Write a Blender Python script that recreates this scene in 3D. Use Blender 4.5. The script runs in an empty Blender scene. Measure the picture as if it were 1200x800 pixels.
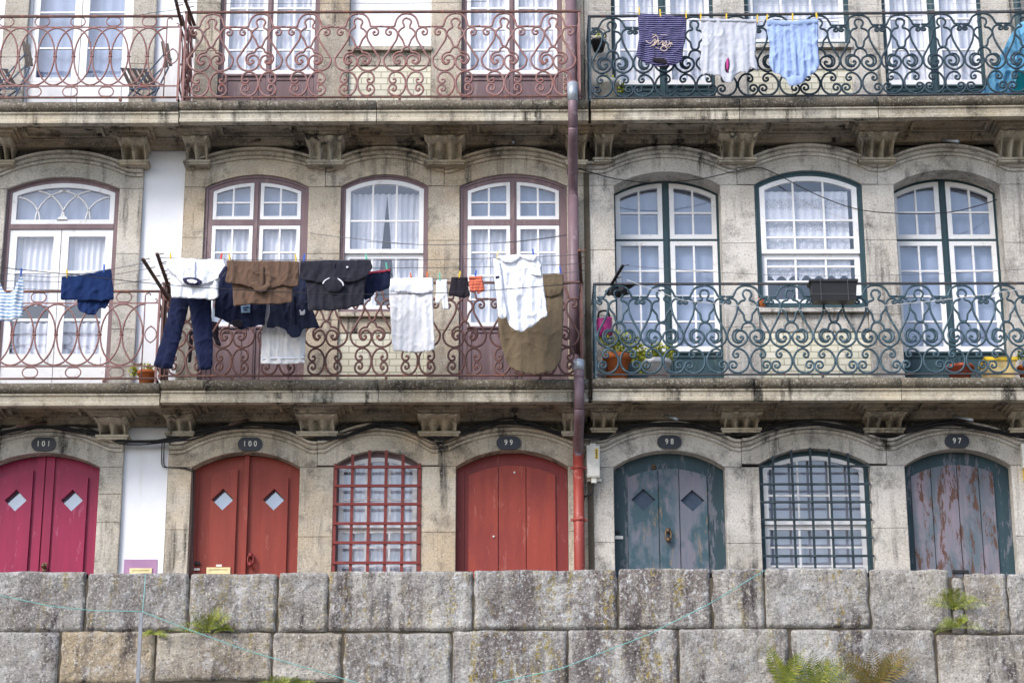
import bpy, math, random
from math import sin, cos, pi, sqrt
from mathutils import Vector, Matrix, noise
from mathutils.geometry import tessellate_polygon, delaunay_2d_cdt

SC = bpy.context.scene
COL = SC.collection
rnd = random.Random(7)

# ------------------------------------------------------------------ camera model
CAM = Vector((0.0, -24.0, -4.2)); PITCH = math.radians(18.4); ROLL = math.radians(0.12); F = 2600.0
_Uo = Vector((0, -sin(PITCH), cos(PITCH))); FW = Vector((0, cos(PITCH), sin(PITCH))); _X = Vector((1, 0, 0))
RT = _X * cos(ROLL) - _Uo * sin(ROLL); UP = _X * sin(ROLL) + _Uo * cos(ROLL)

def W(px, py, Y=0.0):
    """facade coordinates (x, z) on the plane y=Y of a point measured in the photograph"""
    d = FW + RT * ((px - 600) / F) + UP * ((400 - py) / F)
    t = (Y - CAM.y) / d.y
    return CAM.x + d.x * t, CAM.z + d.z * t
def WX(px, py, Y=0.0): return W(px, py, Y)[0]
def WZ(px, py, Y=0.0): return W(px, py, Y)[1]

# ------------------------------------------------------------------ node helpers
def lin(c):
    r = []
    for v in c[:3]:
        v = v / 255.0
        r.append(v / 12.92 if v <= 0.04045 else ((v + 0.055) / 1.055) ** 2.4)
    return (r[0], r[1], r[2], 1.0)

class NT:
    def __init__(s, name):
        s.m = bpy.data.materials.new(name); s.m.use_nodes = True
        s.t = s.m.node_tree; s.n = s.t.nodes; s.l = s.t.links
        s.out = s.n.get('Material Output'); s.b = s.n.get('Principled BSDF')
        s.g = None
    def pos(s):
        if s.g is None: s.g = s.n.new('ShaderNodeNewGeometry')
        return s.g.outputs['Position']
    def add(s, typ, **kw):
        n = s.n.new(typ)
        for k, v in kw.items():
            setattr(n, k, v)
        return n
    def mapping(s, scale, src=None, loc=(0, 0, 0), rot=(0, 0, 0)):
        n = s.add('ShaderNodeMapping'); n.inputs['Scale'].default_value = scale
        n.inputs['Location'].default_value = loc; n.inputs['Rotation'].default_value = rot
        s.l.new(src if src else s.pos(), n.inputs['Vector']); return n.outputs['Vector']
    def noise(s, scale, detail=4, rough=0.55, vec=None, dist=0.0):
        n = s.add('ShaderNodeTexNoise'); n.inputs['Scale'].default_value = scale
        n.inputs['Detail'].default_value = detail; n.inputs['Roughness'].default_value = rough
        n.inputs['Distortion'].default_value = dist
        s.l.new(vec if vec else s.pos(), n.inputs['Vector']); return n.outputs['Fac']
    def ramp(s, fac, a, b, va=0.0, vb=1.0):
        n = s.add('ShaderNodeMapRange'); n.inputs['From Min'].default_value = a; n.inputs['From Max'].default_value = b
        n.inputs['To Min'].default_value = va; n.inputs['To Max'].default_value = vb
        n.clamp = True
        s.l.new(fac, n.inputs['Value']); return n.outputs['Result']
    def mix(s, fac, a, b, mode='MIX'):
        n = s.add('ShaderNodeMix', data_type='RGBA', blend_type=mode)
        for key, v in (('Factor', fac), ('A', a), ('B', b)):
            sock = [i for i in n.inputs if i.name == key and (i.type == 'RGBA' or key == 'Factor')][0]
            if isinstance(v, (tuple, list)): sock.default_value = v
            elif isinstance(v, (int, float)): sock.default_value = v
            else: s.l.new(v, sock)
        return [o for o in n.outputs if o.type == 'RGBA'][0]
    def math(s, op, a, b=0.0):
        n = s.add('ShaderNodeMath', operation=op)
        for i, v in enumerate((a, b)):
            if isinstance(v, (int, float)): n.inputs[i].default_value = v
            else: s.l.new(v, n.inputs[i])
        return n.outputs[0]
    def attr(s, name='blk'):
        n = s.add('ShaderNodeAttribute'); n.attribute_name = name; return n
    def bump(s, h, strength=0.5, dist=0.01, nrm=None):
        n = s.add('ShaderNodeBump'); n.inputs['Strength'].default_value = strength; n.inputs['Distance'].default_value = dist
        s.l.new(h, n.inputs['Height'])
        if nrm: s.l.new(nrm, n.inputs['Normal'])
        return n.outputs['Normal']
    def fin(s, col=None, rough=0.8, nrm=None, spec=0.3, metal=0.0):
        if col is not None:
            if isinstance(col, tuple): s.b.inputs['Base Color'].default_value = col
            else: s.l.new(col, s.b.inputs['Base Color'])
        if isinstance(rough, (int, float)): s.b.inputs['Roughness'].default_value = rough
        else: s.l.new(rough, s.b.inputs['Roughness'])
        s.b.inputs['Specular IOR Level'].default_value = spec
        s.b.inputs['Metallic'].default_value = metal
        if nrm: s.l.new(nrm, s.b.inputs['Normal'])
        return s.m

def granite(name, base, dark, warm, grime, k_warm=0.5, k_grime=0.4, bump=0.5, speck=0.35, lichen=0.0, streak=1.0, white=0.0, bump_d=0.012, tan=False):
    s = NT(name)
    blk = s.attr()
    big = s.noise(1.3, 6, 0.6)
    c = s.mix(s.ramp(big, 0.38, 0.66), base, dark)
    wn = s.noise(1.1, 5, 0.6, s.mapping((1, 1, 1), loc=(11, 3, 5)))
    c = s.mix(s.math('MULTIPLY', s.ramp(wn, 0.45, 0.68), k_warm), c, warm)
    # every block its own tone
    sep = s.add('ShaderNodeSeparateColor'); s.l.new(blk.outputs['Color'], sep.inputs[0])
    tone = s.ramp(sep.outputs[0], 0, 1, 0.88, 1.08)
    comb = s.add('ShaderNodeCombineColor')
    for i in range(3): s.l.new(tone, comb.inputs[i])
    c = s.mix(1.0, c, comb.outputs[0], 'MULTIPLY')
    if tan:
        c = s.mix(s.math('MULTIPLY', sep.outputs[1], .7), c, lin((182, 160, 124)))
        lc = sep.outputs[2]
        d1 = s.ramp(s.noise(1.0, 6, 0.7, s.mapping((4.5, 4, 1.0), loc=(2, 2, 7))), 0.40, 0.58)
        c = s.mix(s.math('MULTIPLY', s.math('MULTIPLY', d1, lc), .85), c, lin((98, 88, 88)))
        w1 = s.ramp(s.noise(20, 5, 0.7, s.mapping((1, 1, .8), loc=(6, 2, 1))), 0.54, 0.62)
        w2 = s.ramp(s.noise(2.5, 3, 0.6, s.mapping((1.6, 1, .5), loc=(6, 8, 1))), 0.42, 0.56)
        c = s.mix(s.math('MULTIPLY', s.math('MULTIPLY', w1, w2), lc), c, lin((202, 204, 206)))
        y1 = s.ramp(s.noise(1.0, 5, 0.7, s.mapping((9, 4, 1.2), loc=(3, 9, 2))), 0.52, 0.60)
        y2 = s.ramp(s.noise(26, 4, 0.7), 0.46, 0.58)
        c = s.mix(s.math('MULTIPLY', s.math('MULTIPLY', y1, y2), s.math('MULTIPLY', lc, .9)), c, lin((160, 142, 62)))
    # vertical streaks of grime
    st = s.noise(1.0, 5, 0.65, s.mapping((7.0, 7.0, 0.55)))
    st2 = s.noise(1.6, 3, 0.6, s.mapping((1, 1, 1), loc=(3, 9, 1)))
    g = s.math('MULTIPLY', s.ramp(st, 0.50, 0.72), s.ramp(st2, 0.40, 0.62))
    g = s.math('MULTIPLY', g, k_grime * 2.0 * streak)
    g2 = s.math('MULTIPLY', s.ramp(s.noise(3.2, 8, 0.7, s.mapping((1, 1, 1), loc=(7, 1, 4))), 0.52, 0.70), k_grime)
    c = s.mix(s.math('MINIMUM', s.math('MAXIMUM', g, g2), 1.0), c, grime)
    if white > 0:
        w = s.ramp(s.noise(7, 8, 0.75, s.mapping((1, 1, 0.8), loc=(5, 5, 8))), 0.53, 0.66)
        c = s.mix(s.math('MULTIPLY', w, white), c, lin((205, 205, 208)))
    if lichen > 0:
        l1 = s.ramp(s.noise(16, 6, 0.7, s.mapping((1, 1, 0.5), loc=(1, 2, 3))), 0.55, 0.66)
        l2 = s.ramp(s.noise(0.9, 2, 0.5, s.mapping((1, 1, 0.4), loc=(4, 2, 3))), 0.50, 0.60)
        c = s.mix(s.math('MULTIPLY', s.math('MULTIPLY', l1, l2), lichen), c, lin((150, 130, 50)))
    sp = s.noise(44, 4, 0.85)
    c = s.mix(s.math('MINIMUM', s.math('MULTIPLY', s.ramp(sp, 0.53, 0.66), speck * 1.25), .9), c, lin((62, 56, 50)))
    sp2 = s.noise(40, 4, 0.85, s.mapping((1, 1, 1), loc=(9, 2, 2)))
    c = s.mix(s.math('MINIMUM', s.math('MULTIPLY', s.ramp(sp2, 0.54, 0.68), speck * 1.2), .9), c, lin((232, 228, 220)))
    h = s.math('ADD', s.math('MULTIPLY', s.noise(34, 5, 0.75), 1.0), s.math('MULTIPLY', s.noise(9, 5, 0.6), 0.8))
    nrm = s.bump(h, bump, bump_d)
    return s.fin(c, 0.9, nrm, 0.15)

def paint(name, c1, c2=None, wear=None, k_wear=0.0, rough=0.55, streak=False, amt=0.6, bump=0.15, wscale=9.0, c3=None, k3=0.0, metal=0.0):
    s = NT(name)
    c2 = c2 or c1
    vec = s.mapping((9, 9, 1.1)) if streak else s.pos()
    n1 = s.noise(1.0 if streak else 3.0, 6, 0.65, vec)
    c = s.mix(s.math('MULTIPLY', s.ramp(n1, 0.38, 0.66), amt), c1, c2)
    if c3:
        n3 = s.noise(2.2, 5, 0.65, s.mapping((1.6, 1, 0.8), loc=(8, 1, 3)))
        c = s.mix(s.math('MULTIPLY', s.ramp(n3, 0.48, 0.58), k3), c, c3)
    h = s.noise(30, 4, 0.6)
    if wear:
        wv = s.mapping((wscale, wscale, wscale * (0.22 if streak else 1.0)), loc=(2, 5, 3))
        w = s.ramp(s.noise(1.0, 7, 0.75, wv), 0.60 - 0.1 * k_wear, 0.63 - 0.1 * k_wear)
        c = s.mix(s.math('MULTIPLY', w, min(1.0, k_wear * 2)), c, wear)
        h = s.math('SUBTRACT', h, s.math('MULTIPLY', w, 0.8))
    return s.fin(c, rough, s.bump(h, bump, 0.006), 0.35, metal)

def cloth_mat(name, c1, stripes=None, rough=0.95, scale=1.0, weave=260):
    s = NT(name)
    n1 = s.noise(5.0, 4, 0.6)
    d = tuple(v * 0.88 for v in c1[:3]) + (1,)
    c = s.mix(s.ramp(n1, 0.35, 0.7), c1, d)
    if stripes:
        col, per, duty = stripes
        sep = s.add('ShaderNodeSeparateXYZ'); s.l.new(s.pos(), sep.inputs[0])
        w = s.noise(6, 2, 0.5)
        zz = s.math('ADD', sep.outputs[2], s.math('MULTIPLY', w, 0.02))
        fr = s.math('FRACT', s.math('DIVIDE', zz, per))
        c = s.mix(s.math('LESS_THAN', fr, duty), c, col)
    h = s.math('ADD', s.math('MULTIPLY', s.noise(9 * scale, 5, 0.6, s.mapping((1.5, 1, 0.75)), 1.5), 1.0), s.math('MULTIPLY', s.noise(weave, 1, 0.5), 0.06))
    m = s.fin(c, rough, s.bump(h, 0.4, 0.02), 0.1)
    s.b.inputs['Sheen Weight'].default_value = 0.12
    return m

def plain(name, c, rough=0.6, metal=0.0, spec=0.4):
    s = NT(name)
    n = s.noise(12, 3, 0.6)
    d = tuple(v * 0.8 for v in c[:3]) + (1,)
    return s.fin(s.mix(s.ramp(n, 0.4, 0.7), c, d), rough, None, spec, metal)

def glass_mat(name, refl=0.14, tint=(0.93, 0.95, 1, 1)):
    s = NT(name)
    s.n.remove(s.b)
    tr = s.add('ShaderNodeBsdfTransparent'); tr.inputs[0].default_value = tint
    gl = s.add('ShaderNodeBsdfGlossy'); gl.inputs['Roughness'].default_value = 0.04
    h = s.noise(2.2, 2, 0.5)
    s.l.new(s.bump(h, 0.25, 0.02), gl.inputs['Normal'])
    mx = s.add('ShaderNodeMixShader'); mx.inputs[0].default_value = refl
    s.l.new(tr.outputs[0], mx.inputs[1]); s.l.new(gl.outputs[0], mx.inputs[2]); s.l.new(mx.outputs[0], s.out.inputs['Surface'])
    return s.m

def curtain_mat(name, c, alpha=0.0, lace=False):
    s = NT(name); s.n.remove(s.b)
    d = s.add('ShaderNodeBsdfDiffuse'); d.inputs[0].default_value = c
    t = s.add('ShaderNodeBsdfTranslucent'); t.inputs[0].default_value = c
    m1 = s.add('ShaderNodeMixShader'); m1.inputs[0].default_value = 0.12
    s.l.new(d.outputs[0], m1.inputs[1]); s.l.new(t.outputs[0], m1.inputs[2])
    tr = s.add('ShaderNodeBsdfTransparent')
    m2 = s.add('ShaderNodeMixShader'); m2.inputs[0].default_value = alpha
    if lace:
        v = s.add('ShaderNodeTexVoronoi'); v.inputs['Scale'].default_value = 85
        s.l.new(s.mapping((1, 0.05, 1)), v.inputs['Vector'])
        a = s.ramp(v.outputs['Distance'], 0.3, 0.55, 0.0, 0.5)
        sep = s.add('ShaderNodeSeparateXYZ'); s.l.new(s.pos(), sep.inputs[0])
        band = s.ramp(s.math('SINE', s.math('MULTIPLY', sep.outputs[2], 22.0)), -0.2, 0.5, 0.35, 1.0)
        s.l.new(s.math('MULTIPLY', a, band), m2.inputs[0])
    s.l.new(m1.outputs[0], m2.inputs[1]); s.l.new(tr.outputs[0], m2.inputs[2]); s.l.new(m2.outputs[0], s.out.inputs['Surface'])
    return s.m

def tile_mat(name):
    s = NT(name)
    b = s.add('ShaderNodeTexBrick'); b.inputs['Scale'].default_value = 1.0
    b.inputs['Color1'].default_value = lin((222, 218, 202)); b.inputs['Color2'].default_value = lin((212, 208, 188))
    b.inputs['Mortar'].default_value = lin((166, 162, 140)); b.inputs['Mortar Size'].default_value = 0.006
    b.inputs['Brick Width'].default_value = 0.155; b.inputs['Row Height'].default_value = 0.078
    b.inputs['Mortar Smooth'].default_value = 0.2
    sep = s.add('ShaderNodeSeparateXYZ'); s.l.new(s.pos(), sep.inputs[0])
    cb = s.add('ShaderNodeCombineXYZ'); s.l.new(sep.outputs[0], cb.inputs[0]); s.l.new(sep.outputs[2], cb.inputs[1])
    s.l.new(cb.outputs[0], b.inputs['Vector'])
    c = s.mix(s.ramp(s.noise(6, 4, 0.6), 0.5, 0.7, 0, 0.4), b.outputs['Color'], lin((186, 192, 168)))
    nrm = s.bump(b.outputs['Fac'], 0.9, -0.006)
    return s.fin(c, 0.3, nrm, 0.5)

def plaster_mat(name):
    s = NT(name)
    n = s.noise(0.8, 5, 0.6)
    c = s.mix(s.ramp(n, 0.4, 0.7), lin((232, 234, 240)), lin((214, 217, 224)))
    st = s.noise(1, 5, 0.6, s.mapping((5, 5, 0.5)))
    c = s.mix(s.ramp(st, 0.54, 0.75, 0, 0.45), c, lin((178, 174, 160)))
    return s.fin(c, 0.9, s.bump(s.noise(22, 4, 0.6), 0.25, 0.006), 0.1)

# ------------------------------------------------------------------ mesh helpers
class MB:
    def __init__(s): s.v = []; s.f = []; s.mi = []; s.sm = []; s.blk = []; s.cur = 0; s.smooth = False; s.b = 0.5
    def face(s, idx):
        s.f.append(tuple(idx)); s.mi.append(s.cur); s.sm.append(s.smooth); s.blk.append(s.b)
    def quad(s, a, b, c, d):
        i = len(s.v); s.v += [tuple(a), tuple(b), tuple(c), tuple(d)]; s.face((i, i + 1, i + 2, i + 3))
    def box(s, x0, x1, y0, y1, z0, z1):
        i = len(s.v)
        s.v += [(x0, y0, z0), (x1, y0, z0), (x1, y1, z0), (x0, y1, z0), (x0, y0, z1), (x1, y0, z1), (x1, y1, z1), (x0, y1, z1)]
        for q in ((0, 1, 5, 4), (1, 2, 6, 5), (2, 3, 7, 6), (3, 0, 4, 7), (4, 5, 6, 7), (3, 2, 1, 0)): s.face([i + k for k in q])
    def bar(s, p, q, w, h=None, up=(0, 0, 1)):
        """rectangular bar from p to q, w wide, h high"""
        h = h or w
        p = Vector(p); q = Vector(q); d = (q - p).normalized(); u = Vector(up)
        if abs(d.dot(u)) > 0.95: u = Vector((0, 1, 0))
        r = d.cross(u).normalized() * (w / 2); u2 = r.cross(d).normalized() * (h / 2)
        i = len(s.v)
        for c in (p, q):
            for a, b in ((-1, -1), (1, -1), (1, 1), (-1, 1)): s.v.append(tuple(c + r * a + u2 * b))
        for qd in ((0, 1, 5, 4), (1, 2, 6, 5), (2, 3, 7, 6), (3, 0, 4, 7), (3, 2, 1, 0), (4, 5, 6, 7)): s.face([i + k for k in qd])
    def tube(s, pts, r, n=6, rads=None):
        pts = [Vector(p) for p in pts]
        if len(pts) < 2: return
        sm = s.smooth; s.smooth = True
        i0 = len(s.v); up = None
        for k, p in enumerate(pts):
            d = (pts[min(k + 1, len(pts) - 1)] - pts[max(k - 1, 0)])
            if d.length < 1e-9: d = Vector((1, 0, 0))
            d.normalize()
            if up is None:
                up = Vector((0, 1, 0)) if abs(d.y) < 0.9 else Vector((0, 0, 1))
            a = d.cross(up)
            if a.length < 1e-6: a = d.cross(Vector((1, 0, 0)))
            a.normalize(); b = a.cross(d).normalized(); up = b
            rr = rads[k] if rads else r
            for j in range(n):
                t = 2 * pi * j / n
                s.v.append(tuple(p + a * (rr * cos(t)) + b * (rr * sin(t))))
        for k in range(len(pts) - 1):
            for j in range(n):
                a = i0 + k * n + j; b = i0 + k * n + (j + 1) % n
                s.face((a, b, b + n, a + n))
        s.face([i0 + j for j in range(n)][::-1]); s.face([i0 + (len(pts) - 1) * n + j for j in range(n)])
        s.smooth = sm
    def lathe(s, c, prof, n=24, squash=1.0):
        sm = s.smooth; s.smooth = True
        i0 = len(s.v)
        for r, z in prof:
            for j in range(n):
                t = 2 * pi * j / n; s.v.append((c[0] + r * cos(t), c[1] + r * sin(t) * squash, c[2] + z))
        for k in range(len(prof) - 1):
            for j in range(n):
                a = i0 + k * n + j; b = i0 + k * n + (j + 1) % n
                s.face((a, b, b + n, a + n))
        s.smooth = sm
    def cols(s, xs, zb, zt, y0, y1, ends=True):
        """solid between functions zb(x) and zt(x), y0 front, y1 back"""
        n = len(xs); i = len(s.v)
        for x in xs:
            s.v += [(x, y0, zb(x)), (x, y0, zt(x)), (x, y1, zb(x)), (x, y1, zt(x))]
        for k in range(n - 1):
            a = i + 4 * k; b = a + 4
            s.face((a, b, b + 1, a + 1)); s.face((a + 2, a + 3, b + 3, b + 2)); s.face((a + 1, b + 1, b + 3, a + 3)); s.face((a, a + 2, b + 2, b))
        if ends:
            s.face((i, i + 1, i + 3, i + 2)); e = i + 4 * (n - 1); s.face((e, e + 2, e + 3, e + 1))
    def sheet(s, xs, zb, zt, y):
        i = len(s.v)
        for x in xs: s.v += [(x, y, zb(x)), (x, y, zt(x))]
        for k in range(len(xs) - 1):
            a = i + 2 * k; s.face((a, a + 2, a + 3, a + 1))
    def poly(s, loops, y0, y1):
        """extrude polygon with holes given as (x, z) loops; outer loop CCW"""
        vs = [[Vector((p[0], p[1], 0)) for p in lp] for lp in loops]
        tris = tessellate_polygon(vs)
        flat = [p for lp in loops for p in lp]; n = len(flat); i = len(s.v)
        s.v += [(p[0], y0, p[1]) for p in flat]; s.v += [(p[0], y1, p[1]) for p in flat]
        for t in tris:
            a, b, c = [flat[k] for k in t]
            cr = (b[0] - a[0]) * (c[1] - a[1]) - (b[1] - a[1]) * (c[0] - a[0])
            if cr < 0: t = (t[0], t[2], t[1])
            s.face([i + k for k in t]); s.face([i + n + k for k in t][::-1])
        off = 0
        for lp in loops:
            m = len(lp)
            for k in range(m):
                a = i + off + k; b = i + off + (k + 1) % m
                s.face((a, a + n, b + n, b))
            off += m
    def sweep(s, path, prof, caps=True):
        """prof: list of (dy, dz) added to each path point (x,y,z)"""
        i = len(s.v); m = len(prof)
        for p in path:
            for dy, dz in prof: s.v.append((p[0], p[1] + dy, p[2] + dz))
        for k in range(len(path) - 1):
            for j in range(m - 1):
                a = i + k * m + j; s.face((a, a + 1, a + m + 1, a + m))
        if caps:
            s.face([i + j for j in range(m)][::-1]); s.face([i + (len(path) - 1) * m + j for j in range(m)])
    def block(s, x0, x1, z0, z1, y=0.0, ch=0.007, depth=0.06, b=None):
        """dressed stone face with a small chamfer"""
        if b is not None: s.b = b
        i = len(s.v); y1 = y + ch
        s.v += [(x0 + ch, y, z0 + ch), (x1 - ch, y, z0 + ch), (x1 - ch, y, z1 - ch), (x0 + ch, y, z1 - ch)]
        s.v += [(x0 + .001, y1, z0 + .001), (x1 - .001, y1, z0 + .001), (x1 - .001, y1, z1 - .001), (x0 + .001, y1, z1 - .001)]
        s.v += [(x0 + .001, y + depth, z0 + .001), (x1 - .001, y + depth, z0 + .001), (x1 - .001, y + depth, z1 - .001), (x0 + .001, y + depth, z1 - .001)]
        s.face((i, i + 1, i + 2, i + 3))
        for o in (0, 4):
            for k in range(4):
                a = i + o + k; c = i + o + (k + 1) % 4
                s.face((a, a + 4, c + 4, c))
    def build(s, name, mats, parent=None, fix=True):
        me = bpy.data.meshes.new(name); me.from_pydata(s.v, [], s.f)
        if not isinstance(mats, (list, tuple)): mats = [mats]
        for m in mats: me.materials.append(m)
        me.polygons.foreach_set('material_index', s.mi); me.polygons.foreach_set('use_smooth', s.sm)
        at = me.color_attributes.new('blk', 'FLOAT_COLOR', 'CORNER')
        data = []
        for p in me.polygons:
            b = s.blk[p.index]; data += ([b[0], b[1], b[2], 1.0] if isinstance(b, tuple) else [b, b, b, 1.0]) * p.loop_total
        at.data.foreach_set('color', data)
        me.update()
        o = bpy.data.objects.new(name, me); COL.objects.link(o)
        if parent is not None:
            o.parent = parent
            wm = parent_world(parent)
            o.matrix_parent_inverse = wm.inverted()
        return o

def parent_world(p):
    m = Matrix.Translation(p.location)
    if p.parent is not None:
        return parent_world(p.parent) @ p.matrix_parent_inverse @ m if False else Matrix.Translation(abs_loc(p))
    return m
def abs_loc(p):
    v = Vector(p.location)
    if p.parent is not None:
        v = abs_loc(p.parent) + p.matrix_parent_inverse.to_translation() + v
    return v

def thing(name, label, cat, loc=(0, 0, 0), group=None):
    o = bpy.data.objects.new(name, None); COL.objects.link(o); o.location = loc; o.empty_display_size = 0.2
    return tag(o, label, cat, group)
def tag(o, label=None, cat=None, group=None, kind=None):
    if label: o['label'] = label
    if cat: o['category'] = cat
    if group: o['group'] = group
    if kind: o['kind'] = kind
    return o

def catmull(pts, n=5, closed=False):
    P = [Vector(p) for p in pts]; out = []
    m = len(P)
    rng = range(m) if closed else range(m - 1)
    for i in rng:
        p0 = P[(i - 1) % m] if closed or i > 0 else P[0] * 2 - P[1]
        p1 = P[i]; p2 = P[(i + 1) % m]
        p3 = P[(i + 2) % m] if closed or i + 2 < m else P[-1] * 2 - P[-2]
        for k in range(n):
            t = k / n
            out.append(0.5 * ((2 * p1) + (p2 - p0) * t + (2 * p0 - 5 * p1 + 4 * p2 - p3) * t * t + (3 * p1 - p0 - 3 * p2 + p3) * t ** 3))
    if not closed: out.append(P[-1].copy())
    return out

def linspace(a, b, n): return [a + (b - a) * i / (n - 1) for i in range(n)]

# ------------------------------------------------------------------ materials
M = {}
M['stoneM'] = granite('granite_warm', lin((204, 195, 180)), lin((164, 156, 144)), lin((196, 166, 122)), lin((64, 61, 58)), 0.42, 0.8, 0.9, 0.55)
M['stoneR'] = granite('granite_grey', lin((207, 203, 197)), lin((170, 166, 160)), lin((192, 174, 146)), lin((68, 66, 64)), 0.2, 0.8, 0.9, 0.6, white=.2)
M['stoneL'] = granite('granite_buff', lin((203, 198, 190)), lin((164, 160, 152)), lin((190, 170, 138)), lin((68, 66, 63)), 0.2, 0.8, 0.9, 0.6, white=.15)
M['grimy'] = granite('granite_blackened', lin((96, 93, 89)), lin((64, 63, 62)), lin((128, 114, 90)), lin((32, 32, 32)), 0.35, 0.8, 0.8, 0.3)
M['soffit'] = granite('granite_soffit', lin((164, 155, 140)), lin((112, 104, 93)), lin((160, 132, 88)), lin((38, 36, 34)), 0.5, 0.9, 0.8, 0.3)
M['moss'] = granite('granite_mossy', lin((118, 111, 100)), lin((86, 80, 71)), lin((116, 106, 84)), lin((50, 47, 42)), 0.4, 0.8, 1.0, 0.45, 0.15)
M['fascia'] = granite('granite_fascia', lin((188, 182, 168)), lin((152, 145, 131)), lin((178, 158, 122)), lin((62, 59, 54)), 0.4, 0.9, 0.8, 0.4)
M['console'] = granite('granite_console', lin((196, 189, 174)), lin((156, 148, 132)), lin((178, 150, 104)), lin((38, 36, 33)), 0.35, 0.9, 0.8, 0.35)
M['quay'] = granite('granite_quay', lin((196, 194, 190)), lin((140, 136, 133)), lin((188, 172, 144)), lin((80, 73, 74)), 0.25, 0.75, 1.0, 0.75, 0.95, 1.2, 0.6, 0.03, tan=True)
M['mortar'] = plain('old_mortar', lin((84, 77, 66)), 0.95)
M['plaster'] = plaster_mat('white_plaster')
M['tile'] = tile_mat('glazed_tiles')
M['inner'] = plain('dim_interior', lin((70, 70, 76)), 0.9)
M['white'] = paint('white_gloss_paint', lin((232, 233, 236)), lin((212, 212, 214)), lin((170, 160, 150)), 0.15, 0.4, False, 0.5, 0.08)
M['brown'] = paint('mauve_brown_paint', lin((122, 102, 106)), lin((100, 80, 84)), lin((150, 130, 128)), 0.25, 0.5, True, 0.7, 0.15)
M['teal'] = paint('teal_paint', lin((46, 72, 80)), lin((34, 55, 63)), lin((90, 105, 108)), 0.2, 0.5, True, 0.6, 0.12)
M['ironred'] = paint('dull_red_iron', lin((150, 116, 114)), lin((118, 82, 78)), lin((142, 78, 66)), 0.35, 0.6, False, 0.8, 0.3, 14)
M['ironteal'] = paint('blue_grey_iron', lin((60, 84, 96)), lin((38, 58, 70)), lin((100, 124, 136)), 0.35, 0.5, False, 0.8, 0.3, 14)
M['ironbrown'] = paint('brown_rusted_iron', lin((116, 86, 82)), lin((88, 62, 58)), lin((146, 92, 76)), 0.35, 0.6, False, 0.8, 0.3, 14)
M['irondark'] = paint('dark_teal_iron', lin((46, 66, 78)), lin((30, 46, 58)), lin((86, 108, 120)), 0.3, 0.6, False, 0.8, 0.3, 14)
M['ironrail'] = paint('dark_rail_iron', lin((58, 62, 68)), lin((44, 46, 50)), lin((96, 72, 62)), 0.4, 0.5)
M['rustrail'] = paint('rusty_rail_iron', lin((104, 74, 68)), lin((78, 54, 50)), lin((134, 84, 66)), 0.5, 0.6)
M['grillred'] = paint('red_grille_iron', lin((126, 48, 44)), lin((98, 36, 34)), lin((150, 78, 68)), 0.3, 0.5)
M['grillteal'] = paint('dark_teal_grille', lin((38, 52, 60)), lin((26, 38, 46)), lin((74, 92, 98)), 0.3, 0.5)
M['crimson'] = paint('crimson_paint', lin((146, 22, 70)), lin((124, 16, 58)), lin((190, 130, 155)), 0.10, 0.45, True, 0.7, 0.12, 12)
M['doorred'] = paint('brick_red_paint', lin((142, 56, 43)), lin((122, 43, 34)), lin((176, 110, 96)), 0.12, 0.5, True, 0.7, 0.12)
M['doorred2'] = paint('sunfaded_red_paint', lin((152, 62, 48)), lin((130, 48, 40)), lin((186, 120, 108)), 0.16, 0.5, True, 0.8, 0.12, c3=lin((120, 44, 46)), k3=0.4)
M['doorframered'] = paint('deep_red_paint', lin((124, 42, 40)), lin((104, 32, 34)), lin((170, 110, 100)), 0.12, 0.5, True, 0.6, 0.12)
M['doorteal'] = paint('peeling_teal_mauve', lin((116, 113, 126)), lin((78, 98, 110)), lin((136, 116, 92)), 0.30, 0.6, True, 0.9, 0.25, 7, lin((50, 80, 90)), 0.9)
M['doorteal2'] = paint('flaking_mauve', lin((132, 120, 132)), lin((94, 104, 114)), lin((88, 62, 52)), 0.62, 0.6, True, 0.9, 0.4, 13, lin((58, 86, 96)), 0.5)
M['doorframeteal'] = paint('door_frame_teal', lin((44, 68, 76)), lin((38, 56, 66)), lin((96, 100, 110)), 0.48, 0.55, True, 0.8, 0.15)
M['pipem'] = paint('mauve_pipe', lin((120, 100, 108)), lin((102, 82, 90)), lin((160, 146, 148)), 0.2, 0.45)
M['piper'] = paint('red_pipe', lin((152, 66, 58)), lin((130, 54, 50)), lin((196, 140, 130)), 0.25, 0.45)
M['zinc'] = plain('zinc_patch', lin((170, 178, 188)), 0.4, 0.4)
M['glass'] = glass_mat('window_glass', 0.17)
M['glass2'] = glass_mat('door_pane_glass', 0.30)
M['curt'] = curtain_mat('white_curtain', lin((238, 238, 242)))
M['blind'] = curtain_mat('pale_grey_blind', lin((176, 178, 186)))
M['curtblue'] = curtain_mat('grey_blue_curtain', lin((168, 180, 202)))
M['lace'] = curtain_mat('lace_curtain', lin((246, 246, 250)), 0.3, True)
M['black'] = plain('black_rubber', lin((30, 30, 34)), 0.6)
M['plaque'] = plain('dark_enamel', lin((38, 40, 50)), 0.4, 0, 0.4)
M['numeral'] = plain('white_enamel', lin((228, 226, 222)), 0.4)
M['brass'] = plain('pale_brass', lin((226, 208, 158)), 0.35, 0.3)
M['knob'] = plain('old_brass_knob', lin((110, 90, 70)), 0.4, 0.6)
M['plastic_w'] = plain('white_plastic', lin((226, 224, 216)), 0.5)
M['yellow'] = plain('yellow_plastic', lin((232, 196, 50)), 0.5)
M['blue'] = plain('blue_plastic', lin((40, 90, 190)), 0.5)
M['red'] = plain('red_plastic', lin((226, 70, 50)), 0.5)
M['orange'] = plain('orange_plastic', lin((230, 110, 50)), 0.5)
M['green'] = plain('green_plastic', lin((90, 190, 160)), 0.5)
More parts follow.
